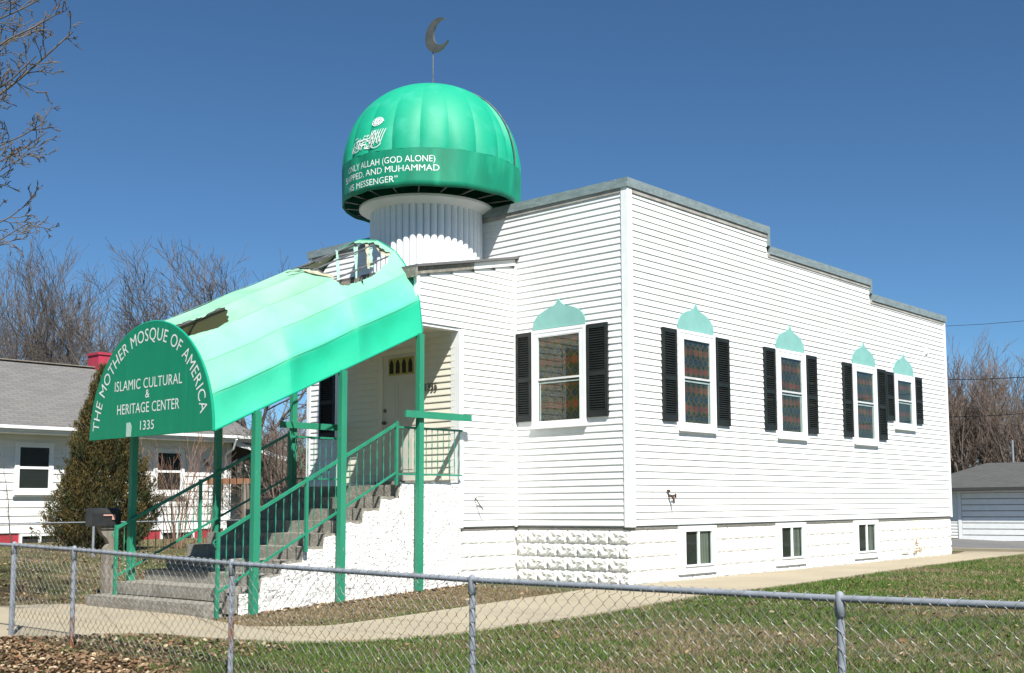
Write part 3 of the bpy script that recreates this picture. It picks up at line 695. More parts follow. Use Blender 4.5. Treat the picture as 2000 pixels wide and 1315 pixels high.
# ------------------------------------------------------------------ awning
AY = 3.63; AR = 1.475; AX0, AX1 = -5.62, -2.18
def zc(x): return 1.26 + (x - AX0) * .4651
NSEG = 10
def chord(th, R_=AR):   # polygonal section: distance on facet for angle th (rad)
    s_ = PI / NSEG; k = min(NSEG - 1, int(th / s_)); mid = (k + .5) * s_
    return R_ * math.cos(s_ / 2) / math.cos(th - mid)
def awp(x, th, off=0.):
    r = chord(th) + off; return Vector((x, AY - r * math.cos(th), zc(x) + r * math.sin(th) * (1 + .095 * (x - AX0) / (AX1 - AX0))))
aw = thing('entrance_awning', 'torn green barrel canvas awning on green posts over the mosque stairs', 'awning', (-3.9, 3.63, G(-3.9, 3.63)))
XS = [AX0, -4.47, -3.33, AX1]
def pip(px, py, P):
    ins = False; j = len(P) - 1
    for i in range(len(P)):
        if (P[i][1] > py) != (P[j][1] > py) and px < (P[j][0] - P[i][0]) * (py - P[i][1]) / (P[j][1] - P[i][1]) + P[i][0]: ins = not ins
        j = i
    return ins
H1 = [(-5.63, 57.5), (-5.61, 71.6), (-5.12, 71.3), (-4.84, 71.0), (-4.90, 64), (-4.96, 57.2), (-5.08, 56.2), (-5.23, 55.3), (-5.45, 56.2)]
H2 = [(x_, t_ - (2.5 if t_ < 70 else 0)) for x_, t_ in [(-3.42, 84), (-3.45, 72), (-3.36, 62), (-3.34, 54), (-3.27, 49), (-3.1, 47.5), (-2.96, 47), (-2.94, 43), (-2.92, 48), (-2.58, 48.5), (-2.40, 52), (-2.27, 57), (-2.25, 70), (-2.28, 90), (-2.30, 108), (-2.5, 112), (-2.8, 104), (-3.2, 100), (-3.5, 97), (-3.62, 92), (-3.5, 90)]]
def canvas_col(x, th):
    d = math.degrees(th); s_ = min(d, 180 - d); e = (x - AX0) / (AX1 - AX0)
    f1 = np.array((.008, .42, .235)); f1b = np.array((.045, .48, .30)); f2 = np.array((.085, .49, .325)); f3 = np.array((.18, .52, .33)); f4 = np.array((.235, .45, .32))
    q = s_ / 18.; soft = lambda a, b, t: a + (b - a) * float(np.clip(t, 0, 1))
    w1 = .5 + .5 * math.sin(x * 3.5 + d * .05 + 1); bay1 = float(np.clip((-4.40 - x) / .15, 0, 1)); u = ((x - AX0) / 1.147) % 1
    seam = math.exp(-(min(u, 1 - u) / .10) ** 2); sag_shade = math.exp(-((u - .12) / .10) ** 2)
    c1 = soft(f1, f1b, bay1 * .8 + .35 * (1 - q) + .2 * w1 - .3) * (1 - .22 * sag_shade * (x > -4.4) * q)  # shade of the sagging cloth painted in as a darker band past the hoops
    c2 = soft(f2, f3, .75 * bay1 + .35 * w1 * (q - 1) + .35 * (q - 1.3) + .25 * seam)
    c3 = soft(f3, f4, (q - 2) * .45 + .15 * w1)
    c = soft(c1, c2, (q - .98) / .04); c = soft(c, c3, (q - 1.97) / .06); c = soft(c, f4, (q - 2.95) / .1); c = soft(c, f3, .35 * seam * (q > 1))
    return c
for b in range(3):
    for k in range(NSEG):
        x0, x1 = XS[b], XS[b + 1]; hole = H1 if (b == 0 and k == 3) else H2 if (b == 1 and k in (2, 3, 4, 5)) or (b == 2 and k in (2, 3, 4, 5, 6)) else None
        nx, nh = (96, 34) if hole else (16, 8); vs = []; cs = []; fs = []
        for i in range(nx + 1):
            for j in range(nh + 1):
                u = i / nx; v = j / nh; x = x0 + (x1 - x0) * u; th = (k + v) * PI / NSEG
                sag = -.030 * math.sin(u * PI) * math.sin(v * PI) * (1.2 if k in (3, 4) else .8) + .004 * math.sin(x * 9 + th * 7) * math.sin(u * PI) - .020 * math.sin(u * PI)
                if hole:     # ragged edge
                    jx = .018 * math.sin(th * 57 + x * 11) ; jt = .006 * math.sin(x * 47 + th * 13)
                else: jx = jt = 0
                wgt = math.sin(u * PI) * math.sin(v * PI)
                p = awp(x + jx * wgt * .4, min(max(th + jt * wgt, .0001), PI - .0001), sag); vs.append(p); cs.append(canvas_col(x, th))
        for i in range(nx):
            for j in range(nh):
                if hole:
                    u = (i + .5) / nx; v = (j + .5) / nh; x = x0 + (x1 - x0) * u; dg = math.degrees((k + v) * PI / NSEG)
                    if pip(x + .012 * math.sin(dg * 1.1), dg + .6 * math.sin(x * 13) + .3 * math.sin(x * 41), hole): continue
                a = i * (nh + 1) + j; fs.append((a, a + nh + 1, a + nh + 2, a + 1))
        me = npmesh('canvas_panel', np.array(vs), np.array(fs), np.array(cs)); me.polygons.foreach_set('use_smooth', [True] * len(me.polygons))
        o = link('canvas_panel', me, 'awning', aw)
        # make outward normals consistent: check first face
        n0 = me.polygons[0].normal; c0 = me.polygons[0].center; outw = Vector((0, c0.y - AY, c0.z - zc(c0.x)))
        if n0.dot(outw) < 0: me.flip_normals()
        if hole and b == 2 and k == 2: o['label'] = 'canvas panel torn open over the stair top'
        if hole and b == 0: o['label'] = 'canvas panel with a long slit behind the sign'
# hem along the lower edges
for s_ in (0, 1):
    th = .0001 if s_ == 0 else PI - .0001
    part('hem', MB().tube([awp(x, th, -.006) for x in (AX0, XS[1], XS[2], AX1)], .014, 6), 'sign_edge', aw)
for x in XS:    # hoops
    part('hoop', MB().tube([awp(x, PI * i / 32 if 0 < i < 32 else (.001 if i == 0 else PI - .001), -.035) for i in range(33)], .015, 6), 'pipe' if x > -5.6 else 'sign_edge', aw)
part('hoop', MB().tube([awp(AX1 + .01, PI * i / 32 if 0 < i < 32 else (.001 if i == 0 else PI - .001), .0) for i in range(33)], .012, 6), 'sign_edge', aw)
for k in range(1, NSEG):
    th = PI * k / NSEG; part('purlin', MB().tube([awp(AX0, th, -.04), awp(AX1, th, -.04)], .013, 6), 'pipe', aw)
for k in range(1, NSEG):
    th = PI * k / NSEG; seg_ = [(AX0, AX1)] if k < 3 else [(AX0, -4.0)]
    if k == 3: seg_ = [(-4.9, -3.4)]
    if k == 4: seg_ = [(-4.8, -3.6)]
    for a_, b_ in seg_: part('seam', MB().tube([awp(a_ + (b_ - a_) * i / 10, th, .0) for i in range(11)], .0018, 4), 'seam', aw)
# shredded strips across the big hole
R3 = random.Random(5)
def ribbon(pts, w_, mt, nm='torn_strip'):
    mb = MB(); vs = []
    for i, p in enumerate(pts):
        p = Vector(p); t = (Vector(pts[min(i + 1, len(pts) - 1)]) - Vector(pts[max(i - 1, 0)])).normalized(); x = Vector((.64, -.77, 0)); x = (x - t * x.dot(t)).normalized()
        w2 = (w_[i] if isinstance(w_, (list, tuple)) else w_) / 2; tw = R3.uniform(-.3, .3); n_ = t.cross(x) * tw; vs += [p - (x + n_) * w2, p + (x + n_) * w2]
    mb.add(vs, [(2 * i, 2 * i + 1, 2 * i + 3, 2 * i + 2) for i in range(len(pts) - 1)]); return part(nm, mb, mt, aw, fixn=False)
def colx(px, th, off):     # where along the vault a strip crosses angle th for a given column of the photograph
    lo, hi = -4.6, -1.6
    for _ in range(30):
        m_ = (lo + hi) / 2; d = awp(m_, th, off) - CAM; q = 1128.54 + 2253.28 * d.dot(r_) / d.dot(f_)
        if q < px: lo = m_
        else: hi = m_
    return lo
def arcstrip(px0, px1, t0, t1, w_, mt, off=0., nm='torn_strip'):
    n = 9; out = []
    for i in range(n + 1):
        th = rad(t0 + (t1 - t0) * i / n); o_ = off - .04 * math.sin(PI * i / n); out.append(awp(min(-2.2, colx(px0 + (px1 - px0) * i / n, th, o_)), th, o_))
    return ribbon(out, w_, mt, nm)
arcstrip(661, 657, 51, 100, [.03, .035, .05, .04, .03, .035, .03, .035, .045, .06], 'strap')
arcstrip(696, 694, 48, 104, [.02, .03, .035, .05, .06, .06, .07, .05, .05, .10], 'strap', -.03)
arcstrip(720, 715, 50, 92, [.03, .05, .04, .03, .06, .05, .05, .04, .03, .05], 'cloth')
arcstrip(725, 723, 52, 84, [.06, .07, .04, .06, .03, .05, .07, .02, .03, .03], 'strap', -.05)
arcstrip(754, 748, 55, 74, [.13, .16, .13, .15, .12, .12, .10, .08, .05, .03], 'cloth', -.02)
ribbon([awp(-3.34 - .04 * i, rad(54 + 3.6 * i), .01 + .012 * (i % 2)) for i in range(9)], [.03, .06, .05, .08, .05, .07, .05, .04, .02], 'cloth')
ribbon([awp(-3.30 - .02 * i, rad(49 + 3.0 * i), -.03) for i in range(7)], [.02, .05, .03, .05, .04, .03, .02], 'cloth')
arcstrip(445, 447, 58, 71, [.05, .05, .05, .05, .05, .05, .05, .05, .05, .05], 'cloth', -.03)
arcstrip(456, 458, 59, 70, [.02, .03, .03, .02, .03, .02, .02, .03, .03, .02], 'strap', -.05)
# sign board
sx0, sx1 = AX0 - .045, AX0 - .005
P = [(AY + (AR + .03) * math.cos(PI * i / 40) * (1 - .015 * 0), 1.262 + (AR + .03) * math.sin(PI * i / 40)) for i in range(41)]
sg = part('sign_board', MB().prism(P, 'x', sx0, sx1), 'sign', aw)
part('sign_edge', MB().tube([(sx0 + .015, AY + (AR + .035) * math.cos(PI * i / 40), 1.262 + (AR + .035) * math.sin(PI * i / 40)) for i in range(41)], .013, 6), 'sign_edge', aw)
def sign_line(body, ycL, ycR, z0, cap):
    me, v = text_mesh(body, 1., spacing=1.04); v[:, 0] -= v[:, 0].min(); sx = (ycL - ycR) / v[:, 0].max(); sy = cap / CAP
    setv(me, np.stack([np.full(len(v), sx0 - .003), ycL - v[:, 0] * sx, z0 + v[:, 1] * sy], -1)); link('sign_lettering', me, 'letter', sg, kind='stuff')
sign_line('ISLAMIC CULTURAL', 4.48, 2.82, 1.895, .135); sign_line('&', 3.69, 3.59, 1.765, .11)
sign_line('HERITAGE CENTER', 4.40, 2.87, 1.575, .135); sign_line('1335', 3.80, 3.46, 1.345, .12)
me, v = text_mesh('THE MOTHER MOSQUE OF AMERICA', 1., spacing=1.06); v[:, 0] -= v[:, 0].min(); L_ = v[:, 0].max(); r0 = 1.258
ang = rad(5) + v[:, 0] / L_ * rad(165); rr = r0 + v[:, 1] / CAP * .165
setv(me, np.stack([np.full(len(v), sx0 - .003), AY + rr * np.cos(ang), 1.262 + rr * np.sin(ang)], -1)); link('sign_lettering', me, 'letter', sg, kind='stuff')
part('tape_patch', MB().prism([(4.15, 1.27), (4.03, 1.27), (4.02, 1.40), (4.06, 1.46), (4.15, 1.455)], 'x', sx0 - .004, sx0 - .001), 'tape', sg)
# posts of the awning
for (x, y) in ((-2.22, 2.15), (-3.64, 2.15), (-5.01, 2.15), (-2.26, 5.11), (-3.64, 5.11), (-5.01, 5.11)):
    zt = zc(x) - (.0 if y < 3 else .0); zb = G(x, y) if not (x > -2.4 and y > 3) else .62
    if y < 3: zb = G(x, y) - .05
    part('post', MB().box(x - .045, x + .045, y - .043, y + .043, zb, zt - .005), 'post', aw)
part('crossbeam', MB().box(-2.56, -1.24, 2.06, 2.098, 1.59, 1.69), 'post', aw)
part('crossbeam', MB().box(-2.56, -1.38, 5.022, 5.058, 1.585, 1.685), 'post', aw)

# ------------------------------------------------------------------ stairs
st = thing('staircase', 'grey concrete stairs with a rough white stucco side under the awning', 'stairs', (-3.9, 3.7, G(-3.9, 3.7)))
nos = [-2.484 - .332 * i for i in range(8)]; top = [.63 - .1665 * i for i in range(8)]
YA, YB = 2.335, 5.08
for i in range(8):
    x1 = -1.3 if i == 0 else nos[i - 1] + .02
    part('step', MB().box(nos[i], x1, YA - .02, YB, top[i] - .1665 - .03, top[i] - .002 * i), 'conc', st)
part('step', MB().box(-5.25, nos[7] + .02, 2.40, 5.15, -.86, -.70), 'conc', st)
part('step', MB().box(-5.55, -5.23, 2.40, 5.32, -1.25, -.875), 'conc', st)
part('rubble_block', MB().box(-5.30, -5.16, 2.27, 2.39, -1.0, -.74), 'conc', st)
# fill under the steps
part('stair_core', MB().prism([(-1.3, -1.2), (-1.3, .4), (nos[0] + .05, .4), (nos[7] + .06, -.75), (nos[7] + .06, -1.2)], 'y', YA + .02, YB - .05), 'conc', st)
# stucco side wall with ragged top following the steps
def prof(x):
    for i in range(8):
        if x > nos[i] + .03: return (.655 if i == 0 else top[i - 1] - .1665 + .03 * 0 + .0)
    return -.80
def stair_top(x):
    if x > nos[0] + .02: return .66
    for i in range(1, 8):
        if x > nos[i] + .0: return top[i] - .02
    return -.74 if x > -5.15 else -1.2
nxs = 150; nzs = 62; xsx = np.linspace(-5.14, -1.252, nxs + 1); vs = []; fs = []
from mathutils import noise as mn
for i, x in enumerate(xsx):
    tz = stair_top(x - .005) + .028 * mn.noise(Vector((x * 7, 0, 3))) - (.03 if x < -2.45 else 0); bz = -1.2
    tz = max(tz, -.9)
    for k in range(nzs + 1):
        z = bz + (tz - bz) * k / nzs
        d = .022 * mn.noise(Vector((x * 5, z * 5, 0))) + .009 * mn.noise(Vector((x * 24, z * 24, 5))) + .005 * mn.noise(Vector((x * 52, z * 52, 9)))
        if k == nzs: d = -.03
        vs.append((x, 2.285 - .012 - d, z))
for i in range(nxs):
    for k in range(nzs):
        a = i * (nzs + 1) + k; fs.append((a, a + nzs + 1, a + nzs + 2, a + 1))
mb = MB(); mb.add(vs, fs); 
# back and top closing strip
o_ = len(mb.v); vs2 = []
for i, x in enumerate(xsx): vs2.append((x, YA - .015, vs[i * (nzs + 1) + nzs][2]))
mb.v += vs2
for i in range(nxs):
    a = i * (nzs + 1) + nzs; mb.f.append((a, a + nzs + 1, o_ + i + 1, o_ + i)); mb.mi.append(0)
part('stucco_side', mb, 'stucco', st, fixn=False)

# railings
def twist(mb, x, y, z0, z1, r=.0065):
    n = max(6, int((z1 - z0) / .045)); pts = [(x, y, z0 + (z1 - z0) * i / n) for i in range(n + 1)]; vs = []; fs = []
    for i in range(n + 1):
        for j in range(4):
            q = j * PI / 2 + i * .62; rr = r * (1.25 if j % 2 == 0 else .8); vs.append((x + rr * math.cos(q), y + rr * math.sin(q), pts[i][2]))
    for i in range(n):
        for j in range(4): fs.append((i * 4 + j, i * 4 + (j + 1) % 4, (i + 1) * 4 + (j + 1) % 4, (i + 1) * 4 + j))
    mb.add(vs, fs); return mb
def railing(y, xt, lbl, posts, yl=None, side_end=-1.32, low_x=-5.50, z_low=-.03, z_low_b=-.72):
    R = thing('stair_railing', lbl, 'railing', (low_x, y, G(low_x, y)))
    zt, ztb = 1.49, .80
    fz = lambda x: z_low + (zt - z_low) * (x - low_x) / (xt - low_x); fb = lambda x: z_low_b + (ztb - z_low_b) * (x - low_x) / (xt - low_x)
    part('top_rail', MB().bar((low_x, y, fz(low_x)), (xt, y, fz(xt)), .042, .038), 'rail', R)
    part('bottom_rail', MB().bar((low_x + .02, y, fb(low_x)), (xt, y, fb(xt)), .03, .026), 'rail', R)
    for (x, zb) in posts: part('post', MB().box(x - .02, x + .02, y - .02, y + .02, zb, fz(x) + .045), 'rail', R)
    n = int((xt - low_x) / .118)
    for i in range(1, n):
        x = low_x + (xt - low_x) * i / n
        if min(abs(x - p[0]) for p in posts) < .05: continue
        part('baluster', twist(MB(), x, y, fb(x), fz(x)), 'rail', R)
    part('top_rail', MB().bar((xt, y, 1.45), (side_end, y, 1.45), .038, .03), 'rail', R); part('bottom_rail', MB().bar((xt, y, .775), (side_end, y, .775), .03, .024), 'rail', R)
    n = int((side_end - xt) / .118)
    for i in range(1, n + 1):
        x = xt + (side_end - xt) * i / (n + .3); part('baluster', twist(MB(), x, y, .775, 1.45), 'rail', R)
    # scroll at the foot
    part('scroll', MB().tube([(low_x - .02 - .05 * math.cos(rad(q)) * (1 - q / 900), y, z_low - .10 + .06 * math.sin(rad(q)) * (1 - q / 900)) for q in range(0, 420, 30)], .007, 5), 'rail', R)
    return R
railing(2.20, -2.62, 'green iron stair railing on the stucco side, nearer the white wall', [(-5.50, G(-5.5, 2.2)), (-4.18, -.27), (-2.62, .62)])
railing(5.02, -2.40, 'green iron stair railing on the far side, next to the mailbox', [(-5.29, G(-5.4, 5)), (-3.98, -.2), (-2.40, .62)], side_end=-.05, low_x=-5.29, z_low=.045, z_low_b=-.62)

# ------------------------------------------------------------------ mailbox
mbx = thing('mailbox', 'black mailbox with pink flag on a carved grey wooden post', 'mailbox', (-5.10, 5.45, G(-5.1, 5.45)))
prof = [(-.09, 0), (.09, 0), (.09, .13)] + [(.09 * math.cos(rad(q)), .13 + .09 * math.sin(rad(q))) for q in range(15, 180, 15)] + [(-.09, .13)]
part('body', MB().prism([(5.42 + a * 1.1, .075 + b * 1.15) for a, b in prof], 'x', -5.46, -5.06), 'black', mbx)
part('door', MB().prism([(5.42 + a * 1.17, .070 + b * 1.19) for a, b in prof], 'x', -5.485, -5.46), 'black', mbx)
part('flag', MB().box(-5.33, -5.16, 5.305, 5.315, .215, .235).box(-5.20, -5.155, 5.305, 5.315, .16, .216), 'flag', mbx)
part('shelf', MB().box(-5.34, -4.98, 5.35, 5.49, .03, .074), 'wood', mbx)
part('post', MB().prism([(-5.12, -1.3), (-5.26, -1.3), (-5.26, -.25), (-5.20, -.18), (-5.24, -.10), (-5.30, -.05), (-5.34, .028), (-5.10, .028), (-5.09, -.10), (-5.12, -.2)], 'y', 5.37, 5.47), 'wood', mbx)
tri(bpy.data.objects[mbx.children[-1].name]) if mbx.children else None

# ------------------------------------------------------------------ chain link fence in front
FX = -7.6
def railz(y): return float(np.interp(y, [-12, -8.27, -7.24, -4.29, -1.25, 1.64, 3.03, 6], [-.20, -.225, -.236, -.231, -.189, -.116, -.090, -.07]))
def tube_np(P, r, n=3):
    """P (k,3) polyline -> verts, quads"""
    P = np.asarray(P, float); k = len(P); T = np.gradient(P, axis=0); T /= np.linalg.norm(T, axis=1)[:, None] + 1e-9
    A = np.cross(T, np.array([.3, .9, .2])); A /= np.linalg.norm(A, axis=1)[:, None] + 1e-9; B = np.cross(T, A)
    q = np.arange(n) * 2 * PI / n; V = (P[:, None] + r * (A[:, None] * np.cos(q)[None, :, None] + B[:, None] * np.sin(q)[None, :, None])).reshape(-1, 3)
    i = np.arange(k - 1)[:, None] * n; j = np.arange(n)[None]; F = np.stack([i + j, i + (j + 1) % n, i + n + (j + 1) % n, i + n + j], -1).reshape(-1, 4)
    return V, F
def chain_fence(label, path_y, fx, rail_f, hgt, posts, wires=True, hw=.051, wr=.0021, rust=()):
    y0, y1 = path_y
    Fn = thing('chain_link_fence', label, 'fence', (fx, y0, G(fx, y0)))
    n = 12; ysr = [y0 + (y1 - y0) * i / n for i in range(n + 1)]
    for a, b in zip(posts[:-1], posts[1:]): part('top_rail', MB().tube([(fx, a + .001, rail_f(a)), (fx, (a + b) / 2, rail_f((a + b) / 2)), (fx, b, rail_f(b))], .0205, 12, caps=False), 'galv', Fn, smooth=True)
    for i, y in enumerate(posts):
        zt = rail_f(y); r = .024 if i != len(posts) - 2 else .030
        part('post', MB().tube([(fx + .005, y, zt - hgt - .1), (fx + .005, y, zt - .03)], r, 12, caps=False), 'rust' if i in rust else 'galv', Fn, smooth=True)
        part('post_cap', MB().lathe([(.0, .055), (.016, .05), (.026, .03), (.029, -.0), (.031, -.09), (.026, -.092)], (fx + .003, y, zt - .012), 12), 'galv', Fn, smooth=True)
    # wires: each a hanging zigzag, two mirrored shapes
    per = .100; nz = int(hgt / per)
    shapes = []
    for sgn in (1, -1):
        P = []
        for k in range(nz * 2 + 1):
            z = -.005 - k * per / 2; side = (k % 2) * 2 - 1; side *= sgn
            yy = hw / 2 * side * 1.06; xx = .0035 * side
            P += [(xx * 1.0, yy, z + .004), (-xx * 1.0, yy, z - .004)] if k else [(xx, yy, z)]
        if sgn == 1:     # loop over the top rail
            k0 = P[0]; s0 = k0[1]; loop = [(-.004, s0 + hw * .95, -.040), (-.010, s0 + hw * .9, -.014), (.000, s0 + hw * .75, .016), (.018, s0 + hw * .55, .030), (.038, s0 + hw * .35, .022), (.044, s0 + hw * .2, -.004), (.034, s0 + hw * .08, -.026)]
            P = loop + [(.012, s0, -.040)] + P[2:]
        V, F = tube_np(P, wr, 4); shapes.append(npmesh('wire', V, F))
    nw = int((y1 - y0) / hw)
    for i in range(nw):
        y = y0 + (i + .5) * hw; zr = rail_f(y)
        o = link('wire', shapes[i % 2], 'wire', Fn, loc=(fx - .020 + random.uniform(-.004, .004), y, zr + random.uniform(-.003, .003)))
        o.rotation_euler = (0, 0, random.uniform(-.04, .04))
    return Fn
chain_fence('waist-high galvanized chain-link fence across the front lawn', (-9.2, 3.03), FX, railz, 1.02, [-10.2, -7.236, -4.289, -1.25, 1.641, 3.03, 3.08][:6] + [6.1], rust=(3, 4))
# fence behind the mailbox (parallel to the neighbour's wall)
bf = thing('wire_fence', 'low thin chain-link fence between the yards behind the mailbox', 'fence', (-6, 9.4, G(-6, 9.4)))
part('top_rail', MB().tube([(-9.5, 9.4, .10), (-4.6, 9.4, .088), (3.2, 9.4, .06)], .011, 6), 'galv', bf)
for x in (-9.4, -6.3, -3.33, -.4, 2.6): part('post', MB().tube([(x, 9.4, -.75), (x, 9.4, .09)], .022, 8), 'galv', bf)
VV = []; FF = []; o_ = 0
for i in range(150):
    P = [(-9.4 + i * .085 + (.021 if k % 2 else -.021) * (1 if i % 2 else -1), 9.4, .08 - k * .042) for k in range(20)]
    V, F = tube_np(P, .0016, 3); VV.append(V); FF.append(F + o_); o_ += len(V)
link('wire_mesh', npmesh('wire_mesh', np.concatenate(VV), np.concatenate(FF)), 'wire', bf, kind='stuff')

# ------------------------------------------------------------------ neighbour house
HY = 17.0
nh = thing('neighbour_house', 'white boarded bungalow with grey shingle roof, red foundation and pink chimney', 'house', (0, HY, -.5))
part('wall', MB().box(-12, 4.45, HY + .03, HY + 8, -.24, 2.35), 'house', nh)
for k in range(13):
    z = -.22 + k * .198
    if z > 2.2: continue
    part('siding_board', MB().prism([(HY + .03, z), (HY + .004, z), (HY + .004, z + .02), (HY + .025, z + .205)], 'x', -12, 4.40), 'house', nh)
part('corner_trim', MB().box(4.38, 4.48, HY - .03, HY + .06, -.24, 2.2), 'trim', nh)
part('foundation', MB().box(-12, 4.4, HY + .04, HY + 7.9, -1.0, -.24), 'red', nh)
def nwin(x0, x1, z0, z1):
    fr = MB(); t = .11
    for (a, b, c, d) in ((x0 - t, x0, z0 - t, z1 + t), (x1, x1 + t, z0 - t, z1 + t), (x0, x1, z1, z1 + t), (x0, x1, z0 - t, z0)): fr.box(a, b, HY - .05, HY + .0, c, d)
    fr.box(x0 - t - .04, x1 + t + .04, HY - .09, HY - .051, z0 - t - .05, z0 - t)
    W = part('window', fr, 'trim', nh); part('backing', MB().box(x0, x1, HY - .022, HY - .016, z0, z1), 'dark', W)
    part('meeting_rail', MB().box(x0, x1, HY - .044, HY - .03, (z0 + z1) / 2 - .03, (z0 + z1) / 2 + .03), 'trim', W); part('glass_pane', MB().box(x0, x1, HY - .030, HY - .027, z0, z1), 'glass', W)
nwin(-1.22, -.53, .82, 1.78); nwin(2.30, 2.95, .80, 1.75)
for x in (-1.15, 2.45):
    fr = MB().box(x, x + .95, HY - .04, HY + .035, -.30, -.25).box(x, x + .05, HY - .04, HY + .035, -.62, -.30).box(x + .45, x + .5, HY - .04, HY + .035, -.62, -.30).box(x + .9, x + .95, HY - .04, HY + .035, -.62, -.30)
    W = part('basement_window', fr, 'trim', nh); part('backing', MB().box(x + .05, x + .9, HY + .01, HY + .035, -.62, -.30), 'dark', W)
def roofmesh(quads, uvs_scale=1.):
    me = bpy.data.meshes.new('roof'); V = []; F = []; UV = []
    for q in quads:
        o = len(V); V += [tuple(p) for p in q]; F.append(tuple(range(o, o + len(q))))
        e = (Vector(q[1]) - Vector(q[0])).normalized(); nn = (Vector(q[1]) - Vector(q[0])).cross(Vector(q[-1]) - Vector(q[0])).normalized(); g = nn.cross(e)
        UV += [((Vector(p) - Vector(q[0])).dot(e), (Vector(p) - Vector(q[0])).dot(g)) for p in q]
    me.from_pydata(V, [], F); uv = me.uv_layers.new(name='UVMap')
    for i, u in enumerate(UV): uv.data[i].uv = u
    me.update(); return me
EY = HY - .55; RY = HY + 4.2; RZ = 4.33; EZ = 2.25
T_ = .06
rf = link('roof', roofmesh([[(-12.4, EY, EZ), (4.95, EY, EZ), (4.95 - 0.0, RY, RZ), (-12.4, RY, RZ)], [(-12.4, RY, RZ), (4.95, RY, RZ), (4.95, RY + 4.6, EZ), (-12.4, RY + 4.6, EZ)],
    [(-12.4, EY, EZ - T_), (-12.4, EY, EZ), (-12.4, RY, RZ), (-12.4, RY + 4.6, EZ), (-12.4, RY + 4.6, EZ - T_)]]), 'roof', nh)
part('fascia', MB().box(-12.4, 4.95, EY - .03, EY - .002, EZ - .13, EZ - .0), 'trim', nh)
part('gutter', MB().box(-12.4, 4.97, EY - .11, EY - .032, EZ - .075, EZ - .015), 'trim', nh)
part('soffit', MB().box(-12.4, 4.93, EY - .0, HY + .03, EZ - .17, EZ - .12), 'house', nh)
part('gable', MB().prism([(EY + .3, EZ - .1), (RY + 4.2, EZ - .1), (RY, RZ - .1)], 'x', 4.40, 4.44), 'house', nh)
part('ridge_cap', MB().bar((-12.4, RY, RZ + .02), (4.95, RY, RZ + .02), .25, .03), 'wood', nh)
ch = part('chimney', MB().box(2.68, 3.36, RY - .30, RY + .30, 3.6, 4.70), 'chim', nh); part('chimney_cap', MB().box(2.65, 3.39, RY - .33, RY + .33, 4.70, 4.77), 'chim', ch)
# side porch with sloping white rake
part('side_wing', MB().box(4.5, 6.4, HY + 1.8, HY + 6, -.8, 1.6), 'house', nh)
part('side_foundation', MB().box(4.46, 6.42, HY + 1.78, HY + 6, -1.0, -.3), 'red', nh)
part('porch_roof', MB().prism([(4.2, 2.13), (6.05, 1.70), (6.05, 1.76), (4.2, 2.19)], 'y', HY - .45, HY + 6.2), 'roof', nh)
part('rake_board', MB().prism([(4.25, 2.00), (6.05, 1.58), (6.05, 1.70), (4.25, 2.12)], 'y', HY - .50, HY - .46), 'trim', nh)
part('downspout', MB().tube([(4.22, EY - .09, EZ - .1), (4.26, EY + .1, EZ - .35), (4.28, HY - .06, 1.75), (4.28, HY - .06, -.3)], .035, 6), 'trim', nh)
part('downspout', MB().bar((4.93, EY - .08, EZ - .1), (4.93, EY - .08, EZ - .62), .06, .06), 'trim', nh)

# ------------------------------------------------------------------ garage, far houses
gr = thing('garage', 'low white garage with dark hipped roof and white sectional door', 'garage', (33.5, 8, G(33.5, 8)))
GX = 33.0; g0 = G(GX, 8)
def bpr(px, py, x):    # photo ray to plane x: used once to lay out the far garage
    d = f_ + r_ * ((px - 1128.54) / 2253.28) - u_ * ((py - 772.1) / 2253.28); t = (x - CAM.x) / d.x; return CAM + d * t
yl = bpr(1878, 1000, GX).y; yr = yl - 4.9; ycr = bpr(1850, 1000, GX).y + 1.2; zt_ = bpr(1878, 963, GX).z; ztop = bpr(1878, 953, GX).z; g0 = bpr(1900, 1057, GX).z
part('wall', MB().box(GX + .03, GX + 6, yr - 1.2, ycr, g0 - .3, ztop + .1), 'house', gr)
for k in range(17):
    z = g0 + k * .125
    part('siding_board', MB().prism([(GX + .03, z), (GX - .01, z), (GX + .02, z + .13)], 'y', yl + .15, ycr), 'siding', gr)
part('door_frame', MB().box(GX - .03, GX + .05, yl, yl + .14, g0, zt_ + .12).box(GX - .03, GX + .05, yr - .14, yr, g0, zt_ + .12).box(GX - .03, GX + .05, yr, yl, zt_, zt_ + .12), 'trim', gr)
gd = part('garage_door', MB().box(GX + .01, GX + .04, yr, yl, g0, zt_), 'soffit', gr)
dz = (zt_ - g0) / 8
for k in range(8): part('door_panel', MB().box(GX - .015, GX + .009, yr + .02, yl - .02, g0 + k * dz + .02, g0 + (k + 1) * dz - .02), 'trim', gd)
e0, e1 = yr - 1.7, ycr + .5; rz = bpr(1920, 905, GX + 2.7).z
link('roof', roofmesh([[(GX - .55, e1, ztop), (GX - .55, e0, ztop), (GX + 2.7, e0 + 2.5, rz), (GX + 2.7, e1 - 2.4, rz)], [(GX + 6.2, e1, ztop), (GX - .55, e1, ztop), (GX + 2.7, e1 - 2.4, rz)], [(GX + 6.2, e0, ztop), (GX + 6.2, e1, ztop), (GX + 2.7, e1 - 2.4, rz), (GX + 2.7, e0 + 2.5, rz)]]), 'garage_roof', gr)
part('eave', MB().box(GX - .57, GX - .54, e0, e1, ztop - .12, ztop).box(GX - .54, GX + .03, e0, e1, ztop - .13, ztop - .10), 'garage_roof', gr)
